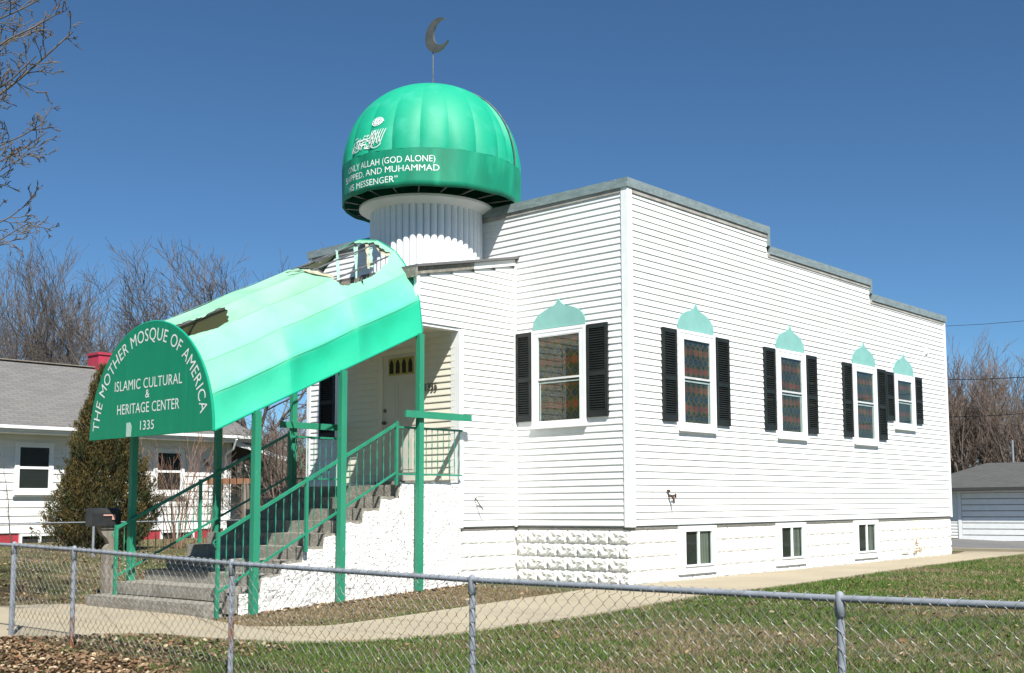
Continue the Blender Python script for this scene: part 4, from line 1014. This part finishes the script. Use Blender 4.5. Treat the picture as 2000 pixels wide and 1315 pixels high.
# utility wires and pole
for i, (pa, pb) in enumerate((((1850, 742), (2000, 737)), ((1856, 815), (2000, 808)), ((1850, 637), (2000, 627)))):
    a = bpr(*pa, 27.); b = bpr(*pb, 25.); d = (b - a); p0 = a - d * 3; p3 = b + d * 4
    o = part('utility_wire', MB().tube([p0, a, (a + b) / 2 - Vector((0, 0, .02)), b, p3], .014 if i < 2 else .008, 5), 'polew', None)
    tag(o, ('upper thick black overhead wire crossing the bare trees on the right', 'lower thick black overhead wire just above the garage', 'thin pale overhead wire high in the sky right of the parapet')[i], 'wire', 'overhead utility wires')
pp = bpr(1979, 905, 36.); o = part('metal_pole', MB().tube([(36, pp.y, -1.6), (36, pp.y, bpr(1979, 860, 36.).z)], .05, 8), 'galv', None); tag(o, 'thin grey metal pole rising behind the garage roof', 'pole')

# ------------------------------------------------------------------ bare trees
def ray_at(px, py, D):      # lay-out helper: a photograph direction followed for D metres of depth
    return CAM + (f_ + r_ * ((px - 1128.54) / 2253.28) - u_ * ((py - 772.1) / 2253.28)) * D
def tubes(parts_, n=3):
    VV = []; FF = []; o = 0
    for P, R in parts_:
        P = np.asarray(P, float); k = len(P); T = np.gradient(P, axis=0); T /= np.linalg.norm(T, axis=1)[:, None] + 1e-9
        A = np.cross(T, np.array([.31, .9, .23])); A /= np.linalg.norm(A, axis=1)[:, None] + 1e-9; B = np.cross(T, A)
        q = np.arange(n) * 2 * PI / n; R = np.asarray(R)[:, None, None]
        V = (P[:, None] + R * (A[:, None] * np.cos(q)[None, :, None] + B[:, None] * np.sin(q)[None, :, None])).reshape(-1, 3)
        i = np.arange(k - 1)[:, None] * n; j = np.arange(n)[None]; F = np.stack([i + j, i + (j + 1) % n, i + n + (j + 1) % n, i + n + j], -1).reshape(-1, 4)
        VV.append(V); FF.append(F + o); o += len(V)
    return np.concatenate(VV), np.concatenate(FF)
def grow(out, r, p, d, L, rad_, depth, maxd, up=.12, wig=.16, kids=(7, 6, 5, 4), spread=.75, rmin=.004, lenf=.55):
    n = max(3, 6 - depth); pts = [p]; rs = [rad_]; d = d / np.linalg.norm(d)
    for i in range(n):
        d = d + r.normal(0, wig, 3) + np.array([0, 0, up]); d /= np.linalg.norm(d); pts.append(pts[-1] + d * L / n); rs.append(max(rmin, rad_ * (1 - .72 * (i + 1) / n)))
    out[depth].append((pts, rs))
    if depth >= maxd: return
    nk = kids[min(depth, len(kids) - 1)]
    for k in range(nk):
        t = .22 + .78 * (k + r.uniform(0, .9)) / nk; t = min(t, .99); i = int(t * n); f = t * n - i; q = pts[i] * (1 - f) + pts[i + 1] * f
        T = pts[i + 1] - pts[i]; T /= np.linalg.norm(T); s_ = r.normal(0, 1, 3); s_ -= T * s_.dot(T); s_ /= np.linalg.norm(s_) + 1e-9
        nd = T + s_ * spread * r.uniform(.6, 1.25)
        grow(out, r, q, nd, L * lenf * r.uniform(.7, 1.15) * (1.1 - .3 * t), max(rmin, rs[i] * .55), depth + 1, maxd, up, wig, kids, spread, rmin, lenf)
def tree(label, group, base, H, seed, mt='twig', trunk_r=.16, nlimb=7, kids=(7, 6, 5, 4), fork=.22, spread=.7, up=.10, lean=(0, 0), rmin=.007, maxd=4, limbL=.62, kind_='bare_tree'):
    r = np.random.default_rng(seed); base = np.array(base, float); T = thing(kind_, label, 'tree', tuple(base), group)
    tr = []; cr = {i: [] for i in range(6)}
    P = [base + np.array([lean[0] * t * H, lean[1] * t * H, t * H * fork * 1.6]) + r.normal(0, .05, 3) * (t > 0) for t in np.linspace(0, 1, 7)]
    tr.append((P, [trunk_r * (1.15 - .55 * t) for t in np.linspace(0, 1, 7)]))
    for k in range(nlimb):
        a = 2 * PI * k / nlimb + r.uniform(-.4, .4); t = r.uniform(.45, 1.0) if k else 1.; i = int(min(5.99, t * 6)); q = P[i] + (P[i + 1] - P[i]) * (t * 6 - i)
        d = np.array([math.cos(a) * spread, math.sin(a) * spread, 1.0 + r.uniform(-.2, .4)])
        if k == 0: d = np.array([.05, .05, 1.])
        grow(cr, r, q, d, H * limbL * r.uniform(.8, 1.1), trunk_r * r.uniform(.38, .55), 1, maxd, up, .13, kids, .62, rmin)
    V, F = tubes(tr + cr[1], 6); a = link('trunk', npmesh('trunk', V, F), 'bark' if mt != 'twig_far' else 'twig_far', T)
    V, F = tubes(sum((cr[i] for i in range(2, 6)), []), 3); link('crown', npmesh('crown', V, F), mt, T)
    return T
GB = 'bare trees behind the neighbour house'
for i, (px, D, H, sd_, lb) in enumerate((
        (-30, 44, 11.6, 1, 'tall bare tree at the far left edge with fan of upright branches over the roof'),
        (75, 47, 10.6, 2, 'bare tree behind the left half of the shingle roof'),
        (165, 52, 9.3, 3, 'lower bare tree just left of the pink chimney'),
        (262, 42, 9.9, 4, 'bare tree rising behind the pink chimney and the sign top'),
        (335, 40, 9.6, 5, 'bare tree over the top of the green sign'),
        (415, 42, 10.2, 6, 'tallest bare tree behind the lower awning canvas'),
        (488, 41, 9.9, 7, 'bare tree behind the middle of the awning, nearest the torn hole'))):
    p = ray_at(px, 990, D); tree(lb, GB, (p.x, p.y, G(p.x, p.y)), H * (.97, .93, .88, .87, .87, .87, .87)[i], 40 + sd_, 'twig', trunk_r=.15, nlimb=9 if i < 3 else 7, kids=(7, 8, 7, 6) if i < 3 else (6, 7, 6, 6), fork=.16 if i < 3 else .22, spread=.55 if i < 3 else .75, up=.13 if i < 3 else .05, rmin=.0065)
GR = 'bare trees on the right behind the garage'
for i, (px, D, H, sd_, lb) in enumerate((
        (1835, 62, 8.4, 1, 'bare tan tree half hidden by the end of the white wall'),
        (1893, 60, 8.9, 2, 'broad bare tan tree above the left end of the garage roof'),
        (1935, 64, 8.8, 3, 'bare tan tree above the middle of the garage roof'),
        (2005, 58, 8.0, 4, 'bare tan tree at the right picture edge with leaning trunks'),
        (1965, 75, 8.0, 5, 'lower bare tan tree farther back between the two wires'),
        (1868, 78, 8.6, 6, 'thin bare tan tree farther back beside the wall corner'))):
    p = ray_at(px, 985, D); tree(lb, GR, (p.x, p.y, -1.4), H, 80 + sd_, 'twig_far', trunk_r=.20, nlimb=10, kids=(6, 7, 6, 5), fork=.10, spread=.5, up=.13, rmin=.009, limbL=.70)
GM = 'bare brushy trees between the houses'
for i, (px, D, H, sd_, lb) in enumerate((
        (525, 34, 3.7, 1, 'brown bare brush tree seen left of the middle awning post'),
        (560, 31, 3.9, 2, 'brown bare brush tree right behind the landing post'),
        (590, 36, 4.2, 3, 'brown bare brush tree against the far corner of the mosque'),
        (470, 46, 4.2, 4, 'brown bare brush tree peeking over the small porch roof'))):
    p = ray_at(px, 990, D); tree(lb, GM, (p.x, p.y, -.6), H, 120 + sd_, 'twig_far', trunk_r=.07, nlimb=9, kids=(6, 7, 6, 5), fork=.10, spread=.8, up=.05, rmin=.006)
# near tree whose branches reach into the top left corner
nt_base = ray_at(-420, 1100, 13.5); base = np.array([nt_base.x, nt_base.y, G(nt_base.x, nt_base.y)])
T = thing('bare_tree', 'nearby bare tree whose twigs hang into the upper left sky', 'tree', tuple(base)); r = np.random.default_rng(5)
trk = [(base + np.array([0, 0, 8.5]) * t + r.normal(0, .09, 3)) for t in np.linspace(0, 1, 9)]; cr = {i: [] for i in range(6)}
V, F = tubes([(trk, [.20 * (1.1 - .8 * t) for t in np.linspace(0, 1, 9)])], 8); link('trunk', npmesh('trunk', V, F), 'bark', T)
for (sx_, sy_, ex, ey, dd, rr0) in ((-330, 150, 120, 22, 0, .020), (-330, 330, 142, 62, .3, .026), (-330, 300, 70, 110, -.4, .018), (-320, 330, 92, 236, .2, .018), (-320, 380, 92, 258, -.3, .016), (-330, 420, 60, 300, .5, .016), (-320, 520, 62, 392, .1, .018), (-320, 520, 58, 434, -.4, .015), (-330, 60, 40, -30, .4, .022), (-330, 200, 60, 60, .9, .02), (-330, 90, 95, -10, -.6, .018)):
    a = np.array(ray_at(sx_, sy_, 13.5)); b = np.array(ray_at(ex, ey, 13.3 + dd)); n = 9; pts = []
    for i in range(n + 1):
        t = i / n; p = a * (1 - t) + b * t; p[2] += -.28 * math.sin(t * PI) + .25 * t * t * (1 if sy_ > 300 else .2) * 0; pts.append(p + r.normal(0, .022, 3) * (0 < i < n))
    rr0 *= 1.1; rs = [rr0 * (1 - .72 * i / n) for i in range(n + 1)]; cr[1].append((pts, rs))
    for k in range(15):
        t = .35 + .65 * (k + r.uniform(0, 1)) / 15; t = min(t, .98); i = int(t * n); q = pts[i] + (pts[i + 1] - pts[i]) * (t * n - i); Td = pts[i + 1] - pts[i]; Td /= np.linalg.norm(Td)
        s_ = r.normal(0, 1, 3); s_ -= Td * s_.dot(Td); s_ /= np.linalg.norm(s_)
        grow(cr, r, q, Td * 1.0 + s_ * .8, .50 * (1.15 - .6 * t), rs[i] * .55, 2, 4, .03, .20, (4, 4, 3, 3), .8, .0045, .5)
cl = min(range(11), key=lambda i: 0)
for P, R in list(cr[1]):       # join the limbs to the trunk
    z = P[0][2]; k = min(8, max(1, int((z - base[2] - 1) / 8.5 * 8))); k = max(1, k - 1); A_ = trk[k]; T0 = (P[1] - P[0]) / np.linalg.norm(P[1] - P[0]); C2 = P[0] - T0 * .9 + np.array([0, 0, -.18]); q_ = np.linspace(0, 1, 10)
    cv = [A_ * (1 - t) ** 3 + (A_ + np.array([0, 0, .45]) + (P[0] - A_) * .15) * 3 * t * (1 - t) ** 2 + C2 * 3 * t * t * (1 - t) + P[0] * t ** 3 + r.normal(0, .018, 3) * (0 < t < 1) for t in q_]
    cr[1].append((cv, [R[0] * (2.2 - 1.2 * t) for t in q_]))
for k in range(9):      # limbs on the far side of the trunk
    a = r.uniform(1.6, 4.6); grow(cr, r, trk[2 + k % 6], np.array([math.cos(a), math.sin(a), .7]), 2.6, .05, 1, 4, .05, .14, (6, 5, 4), .7, .0045, .55)
V, F = tubes(sum((cr[i] for i in range(1, 6)), []), 4); link('crown', npmesh('crown', V, F), 'bark', T)

# cedar
cb = ray_at(197, 1072, 21.8); cx_, cy2 = cb.x, cb.y; cz0 = G(cx_, cy2) - .05
ced = thing('cedar_tree', 'bushy brown-green cedar standing in front of the neighbour house', 'tree', (cx_, cy2, cz0))
part('trunk', MB().tube([(cx_, cy2, cz0), (cx_, cy2, cz0 + 1.5), (cx_ + .05, cy2, cz0 + 3.0)], [.09, .06, .015], 7), 'bark', ced)
r = np.random.default_rng(11); Hc = 3.75; NB = 1000
hh = r.uniform(0.0, 1, NB) ** 1.2 * .97; az = r.uniform(0, 2 * PI, NB)
lob = 1 + .16 * np.sin(az * 3 + hh * 9) + .13 * np.sin(az * 7 + hh * 23) + r.normal(0, .12, NB)
prof_ = np.interp(hh, [0, .06, .2, .4, .6, .8, .92, 1], [.50, .66, .70, .54, .33, .16, .07, .01]) * lob * np.where(r.uniform(0, 1, NB) < .3, r.uniform(.4, .95, NB), 1)
dirs = np.stack([np.cos(az) * .62, np.sin(az) * .62, .62 + hh * .9 + r.uniform(0, .3, NB)], -1); dirs /= np.linalg.norm(dirs, axis=1)[:, None]
Lb = (r.uniform(.26, .52, NB) * (1.05 - .45 * hh))[:, None]
tip = np.stack([cx_ + prof_ * np.cos(az), cy2 + prof_ * np.sin(az), cz0 + hh * Hc * .90 + .10], -1) + dirs * Lb * .8
K = 120; s_ = r.uniform(0, 1, (NB, K))
P = tip[:, None] - dirs[:, None] * (s_ * Lb)[..., None] + r.normal(0, 1, (NB, K, 3)) * (.008 + .055 * np.sin(s_ * 2.4))[..., None] * np.array([1, 1, .8])
P = P.reshape(-1, 3); D_ = np.repeat(dirs, K, 0) + r.normal(0, .38, (NB * K, 3)) + np.array([0, 0, .2]); D_ /= np.linalg.norm(D_, axis=1)[:, None]
S_ = np.cross(D_, r.normal(0, 1, (NB * K, 3))); S_ /= np.linalg.norm(S_, axis=1)[:, None]; ln = r.uniform(.03, .08, (NB * K, 1)); wd_ = r.uniform(.005, .012, (NB * K, 1))
V = np.stack([P - S_ * wd_, P + S_ * wd_, P + D_ * ln], 1).reshape(-1, 3); F = np.arange(len(V)).reshape(-1, 3)
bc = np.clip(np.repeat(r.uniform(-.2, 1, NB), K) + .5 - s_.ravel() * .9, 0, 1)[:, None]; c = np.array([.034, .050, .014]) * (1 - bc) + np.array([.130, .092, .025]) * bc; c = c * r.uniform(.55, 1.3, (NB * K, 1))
link('foliage', npmesh('foliage', V, F, np.repeat(c, 3, 0)), 'cedar', ced, kind='stuff')
pr = []
for k in range(60):
    a = r.uniform(0, 2 * PI); h_ = r.uniform(.05, .9); L_ = float(np.interp(h_, [0, .2, .6, 1], [.8, .9, .55, .1])); q = np.array([cx_, cy2, cz0 + h_ * Hc * .8])
    pr.append(([q, q + np.array([math.cos(a) * L_ * .5, math.sin(a) * L_ * .5, .15]), q + np.array([math.cos(a) * L_, math.sin(a) * L_, .45])], [.018, .01, .004]))
V, F = tubes(pr, 3); link('branches', npmesh('branches', V, F), 'bark', ced)

# multi-stem shrub and saplings near the neighbour's wall
def shrub(label, px, py, D, n, H, sp, seed, twigs=5, mt='shrub', rr=.009):
    p = ray_at(px, py, D); r = np.random.default_rng(seed); base = np.array([p.x, p.y, G(p.x, p.y)]); T = thing('bare_shrub', label, 'shrub', tuple(base), 'bare shrubs by the neighbour wall'); cr = {i: [] for i in range(6)}
    for k in range(n):
        a = r.uniform(0, 2 * PI); q = base + np.array([math.cos(a), math.sin(a), 0]) * r.uniform(0, .12) * sp
        grow(cr, r, q, np.array([math.cos(a) * .16 * sp, math.sin(a) * .16 * sp, 1]), H * r.uniform(.6, 1.05), rr * r.uniform(.7, 1.3), 1, 3, .02, .10, (twigs, twigs, 3), .42, .0035, .45)
    V, F = tubes(cr[1], 4); link('stems', npmesh('stems', V, F), mt, T); V, F = tubes(cr[2] + cr[3], 3); link('twigs', npmesh('twigs', V, F), mt, T)
shrub('reddish bare multi-stem shrub seen between the sign post and the dark post', 345, 1078, 22.5, 17, 2.0, 1.5, 3)
shrub('small bare shrub in front of the neighbour foundation left of the brown sawhorse', 398, 1075, 24, 8, 1.5, 1.4, 8)
shrub('thin forked sapling in front of the leftmost neighbour window', 28, 1060, 24, 1, 2.1, .9, 6, 3, 'twig', .016)
shrub('low brown brush at the foot of the small side porch', 520, 1010, 26, 16, 1.0, 3., 9, 5)

# sawhorse-like lumber stand
q = ray_at(455, 940, 20.5); sx_, sy_, sz_ = q.x, q.y, q.z; gz0 = G(sx_, sy_)
sw = thing('sawhorse', 'brown lumber sawhorse with grey splayed legs behind the far railing', 'sawhorse', (sx_, sy_, gz0))
part('beam', MB().bar((sx_ - .35, sy_ + .28, sz_), (sx_ + .30, sy_ - .12, sz_), .05, .10), 'wood_red', sw)
for (dx, dy, ex, ey, mt) in ((-.22, .2, -.36, .10, 'wood'), (-.15, .15, -.10, .36, 'wood_red'), (.18, -.05, .12, -.26, 'wood'), (.24, -.08, .38, .05, 'wood')):
    part('leg', MB().bar((sx_ + dx, sy_ + dy, sz_), (sx_ + ex, sy_ + ey, gz0), .06, .05), mt, sw)
# low grey shed glimpsed behind the landing
q = ray_at(585, 985, 38); o = thing('garden_shed', 'dark grey shed glimpsed between the landing post and the mosque corner', 'shed', (q.x, q.y, -.6))
part('wall', MB().box(q.x - 1.2, q.x + 2.5, q.y, q.y + 2.5, -.8, .55), 'steelgrey', o); part('roof', MB().prism([(q.y - .2, .55), (q.y + 2.7, .55), (q.y + 1.25, 1.1)], 'x', q.x - 1.4, q.x + 2.7), 'garage_roof', o)
part('door', MB().box(q.x - .2, q.x + .6, q.y - .03, q.y - .005, -.6, .35), 'wood', o)
q = ray_at(505, 985, 60); o = thing('distant_house', 'pale tan distant house behind the brown brush trees', 'house', (q.x, q.y, -.7))
part('wall', MB().box(q.x - 4, q.x + 6, q.y, q.y + 6, -1, 1.9), 'siding_inner', o); part('roof', MB().prism([(q.y - .4, 1.9), (q.y + 6.4, 1.9), (q.y + 3, 3.6)], 'x', q.x - 4.4, q.x + 6.4), 'garage_roof', o)
part('window', MB().box(q.x - 2, q.x - 1, q.y - .04, q.y - .01, .3, 1.3).box(q.x + 1, q.x + 2, q.y - .04, q.y - .01, .3, 1.3), 'dark', o)

# ------------------------------------------------------------------ lawn: blades and dead leaves
def inside(poly, x, y):
    ins = np.zeros(len(x), bool); j = len(poly) - 1
    for i in range(len(poly)):
        (xi, yi), (xj, yj) = poly[i], poly[j]
        if yi != yj: ins ^= ((yi > y) != (yj > y)) & (x < (xj - xi) * (y - yi) / (yj - yi) + xi)
        j = i
    return ins
pp_ = np.concatenate([fa, na[::-1]])
def wob(x, y, s_, seed):
    r = np.random.default_rng(seed); v = np.zeros_like(x)
    for i in range(9):
        a = r.uniform(0, 2 * PI); k = s_ * r.uniform(.5, 2.2); v += np.sin((x * math.cos(a) + y * math.sin(a)) * k + r.uniform(0, 6)) / 3
    return v
r = np.random.default_rng(21)
def scatter(n, x0, x1, y0, y1):
    x = r.uniform(x0, x1, n); y = r.uniform(y0, y1, n); ok = ~inside(pp_, x, y)
    ok &= ~((x > -1.25) & (x < 12.1) & (y > -.02) & (y < 7.8)) & ~((x > -5.65) & (x < -1.2) & (y > 2.22) & (y < 5.3)) & ~((x > 14.3))
    return x[ok], y[ok]
pts = [scatter(150000, -9.0, -4.0, -8.6, 3.2), scatter(110000, -4.0, 3.0, -8.0, 2.3), scatter(60000, 3.0, 14.3, -7.5, -1.0), scatter(60000, -9.5, -1.2, 3.0, 9.4), scatter(20000, -6, 3, 9.4, 16.5), scatter(90000, -6.2, 0.0, .1, 2.3)]
x = np.concatenate([p[0] for p in pts]); y = np.concatenate([p[1] for p in pts]); N = len(x)
g1 = 1.2 * wob(x, y, 1.3, 1) + .6 * wob(x, y, 7, 2) + r.normal(0, .35, N)
dryzone = np.clip((y - 0) / 3, 0, 1) * .9 + np.clip((x + 5.5) / -2.5, 0, 1) * .2 + 1.4 * ((y > .1) & (x > -6))
green = 1 / (1 + np.exp(-(g1 * 2.6 + 1.9 + .12 * np.clip(x - 4, 0, 8) - dryzone * 2.3)))
cg = np.array([.045, .125, .010]); cg2 = np.array([.10, .155, .022]); cd_ = np.array([.31, .25, .145]); cd2 = np.array([.20, .145, .08])
t1 = r.uniform(0, 1, (N, 1)); t2 = r.uniform(0, 1, (N, 1)); c = np.where((r.uniform(0, 1, N) < green * .88)[:, None], cg * (1 - t1) + cg2 * t1, cd_ * (1 - t2) + cd2 * t2) * r.uniform(.75, 1.25, (N, 1))
h_ = r.uniform(.012, .034, N) * (1 + .5 * green); a = r.uniform(0, 2 * PI, N); wd_ = r.uniform(.003, .006, N) * np.where(np.hypot(x + 13.7, y + 10.3) > 14, 1.5, 1.1)
tl = (r.uniform(0, 1, N) < .10) & (wob(x, y, 3.5, 9) > .7); h_ = h_ * np.where(tl, 2.1, 1)
z = gz(x, y); ln = r.uniform(.3, 1.4, N) * h_; b_ = r.uniform(0, 2 * PI, N)
V = np.stack([np.stack([x - wd_ * np.cos(a), y - wd_ * np.sin(a), z - .003], -1), np.stack([x + wd_ * np.cos(a), y + wd_ * np.sin(a), z - .003], -1), np.stack([x + ln * np.cos(b_), y + ln * np.sin(b_), z + h_], -1)], 1).reshape(-1, 3)
o = link('grass', npmesh('grass', V, np.arange(len(V)).reshape(-1, 3), np.repeat(c, 3, 0)), 'grass', kind='stuff'); o['label'] = 'short patchy winter grass, green and straw coloured'; o['category'] = 'grass'
def leaves(name, x, y, dz, size, label):
    n = len(x); z = gz(x, y) + dz; s_ = size * r.uniform(.6, 1.25, n)
    q = r.normal(0, 1, (n, 3)) * np.array([.5, .5, 0]) + np.array([0, 0, 1]); q /= np.linalg.norm(q, axis=1)[:, None]
    e = np.cross(q, r.normal(0, 1, (n, 3))); e /= np.linalg.norm(e, axis=1)[:, None]; f = np.cross(q, e); C_ = np.stack([x, y, z], -1); s3 = s_[:, None]
    cur = r.uniform(-.1, .45, (n, 1)); L = lambda u, v, w_: C_ + (e * u + f * v + q * (w_ * cur)) * s3
    vv = np.stack([L(-.5, 0, .3), L(-.15, .30, .6), L(.25, .24, .7), L(.55, 0, .2), L(.2, -.28, .7), L(-.2, -.25, .6), L(0, 0, 0)], 1).reshape(-1, 3)
    b = np.arange(n)[:, None] * 7; fs = np.concatenate([b + np.array([[0, 6, 1]]), b + np.array([[1, 6, 2]]), b + np.array([[2, 6, 3]]), b + np.array([[3, 6, 4]]), b + np.array([[4, 6, 5]]), b + np.array([[5, 6, 0]])])
    pal = np.array([[.23, .145, .075], [.33, .23, .125], [.17, .105, .055], [.46, .36, .23], [.13, .085, .05], [.24, .12, .06]]); c = pal[r.integers(0, 6, n)] * r.uniform(.7, 1.25, (n, 1))
    o = link(name, npmesh(name, vv, fs, np.repeat(c, 7, 0)), 'leaf', kind='stuff'); o['label'] = label; o['category'] = 'leaves'
n = 26000; x = r.uniform(-10.4, -7.3, n); y = r.uniform(-1.6, 6.5, n); edge = -7.78 + .12 * np.sin(y * 3.1) + .10 * np.sin(y * 7.7) + r.normal(0, .10, n) + np.clip(y - 2.6, 0, 1) * .25
ok = (x < edge) & (y > -.9 + r.normal(0, .45, n) - np.clip(-8.3 - x, 0, 1) * .5); x, y = x[ok], y[ok]; d = np.clip((edge[ok] - x) / .6, 0, 1)
leaves('leaf_litter', x, y, d * .045 * r.uniform(0, 1.3, len(x)) + .01 + .03 * np.abs(np.sin(x * 5 + y * 3)) * d, .052, 'thick drift of brown dead leaves outside the fence')
n = 1500; X_, Y_ = scatter(n, -9, 4, -8.5, 3.0); x2, y2 = scatter(2600, -6.0, -1.1, .2, 2.3); x2_, y2_ = x2[(y2 > 1.2) | (r.uniform(0, 1, len(y2)) < .3)], y2[(y2 > 1.2) | (r.uniform(0, 1, len(y2)) < .0) | True][:0]
k_ = r.uniform(0, 1, len(y2)) < np.where(y2 > 1.9, .5, .03); x3, y3 = scatter(2500, -9, -2, 4.5, 9.5); x4 = r.uniform(-5.1, -1.3, 260); y4 = r.uniform(2.0, 2.22, 260)
x5, y5 = scatter(1500, -8.2, -6.3, -.5, 2.6)
xx = np.concatenate([X_, x2[k_], x3, x4, x5]); yy = np.concatenate([Y_, y2[k_], y3, y4, y5])
leaves('fallen_leaves', xx, yy, .022, .055, 'scattered brown fallen leaves on the lawn')
for o in EMP:
    if '_w' in o: del o['_w']
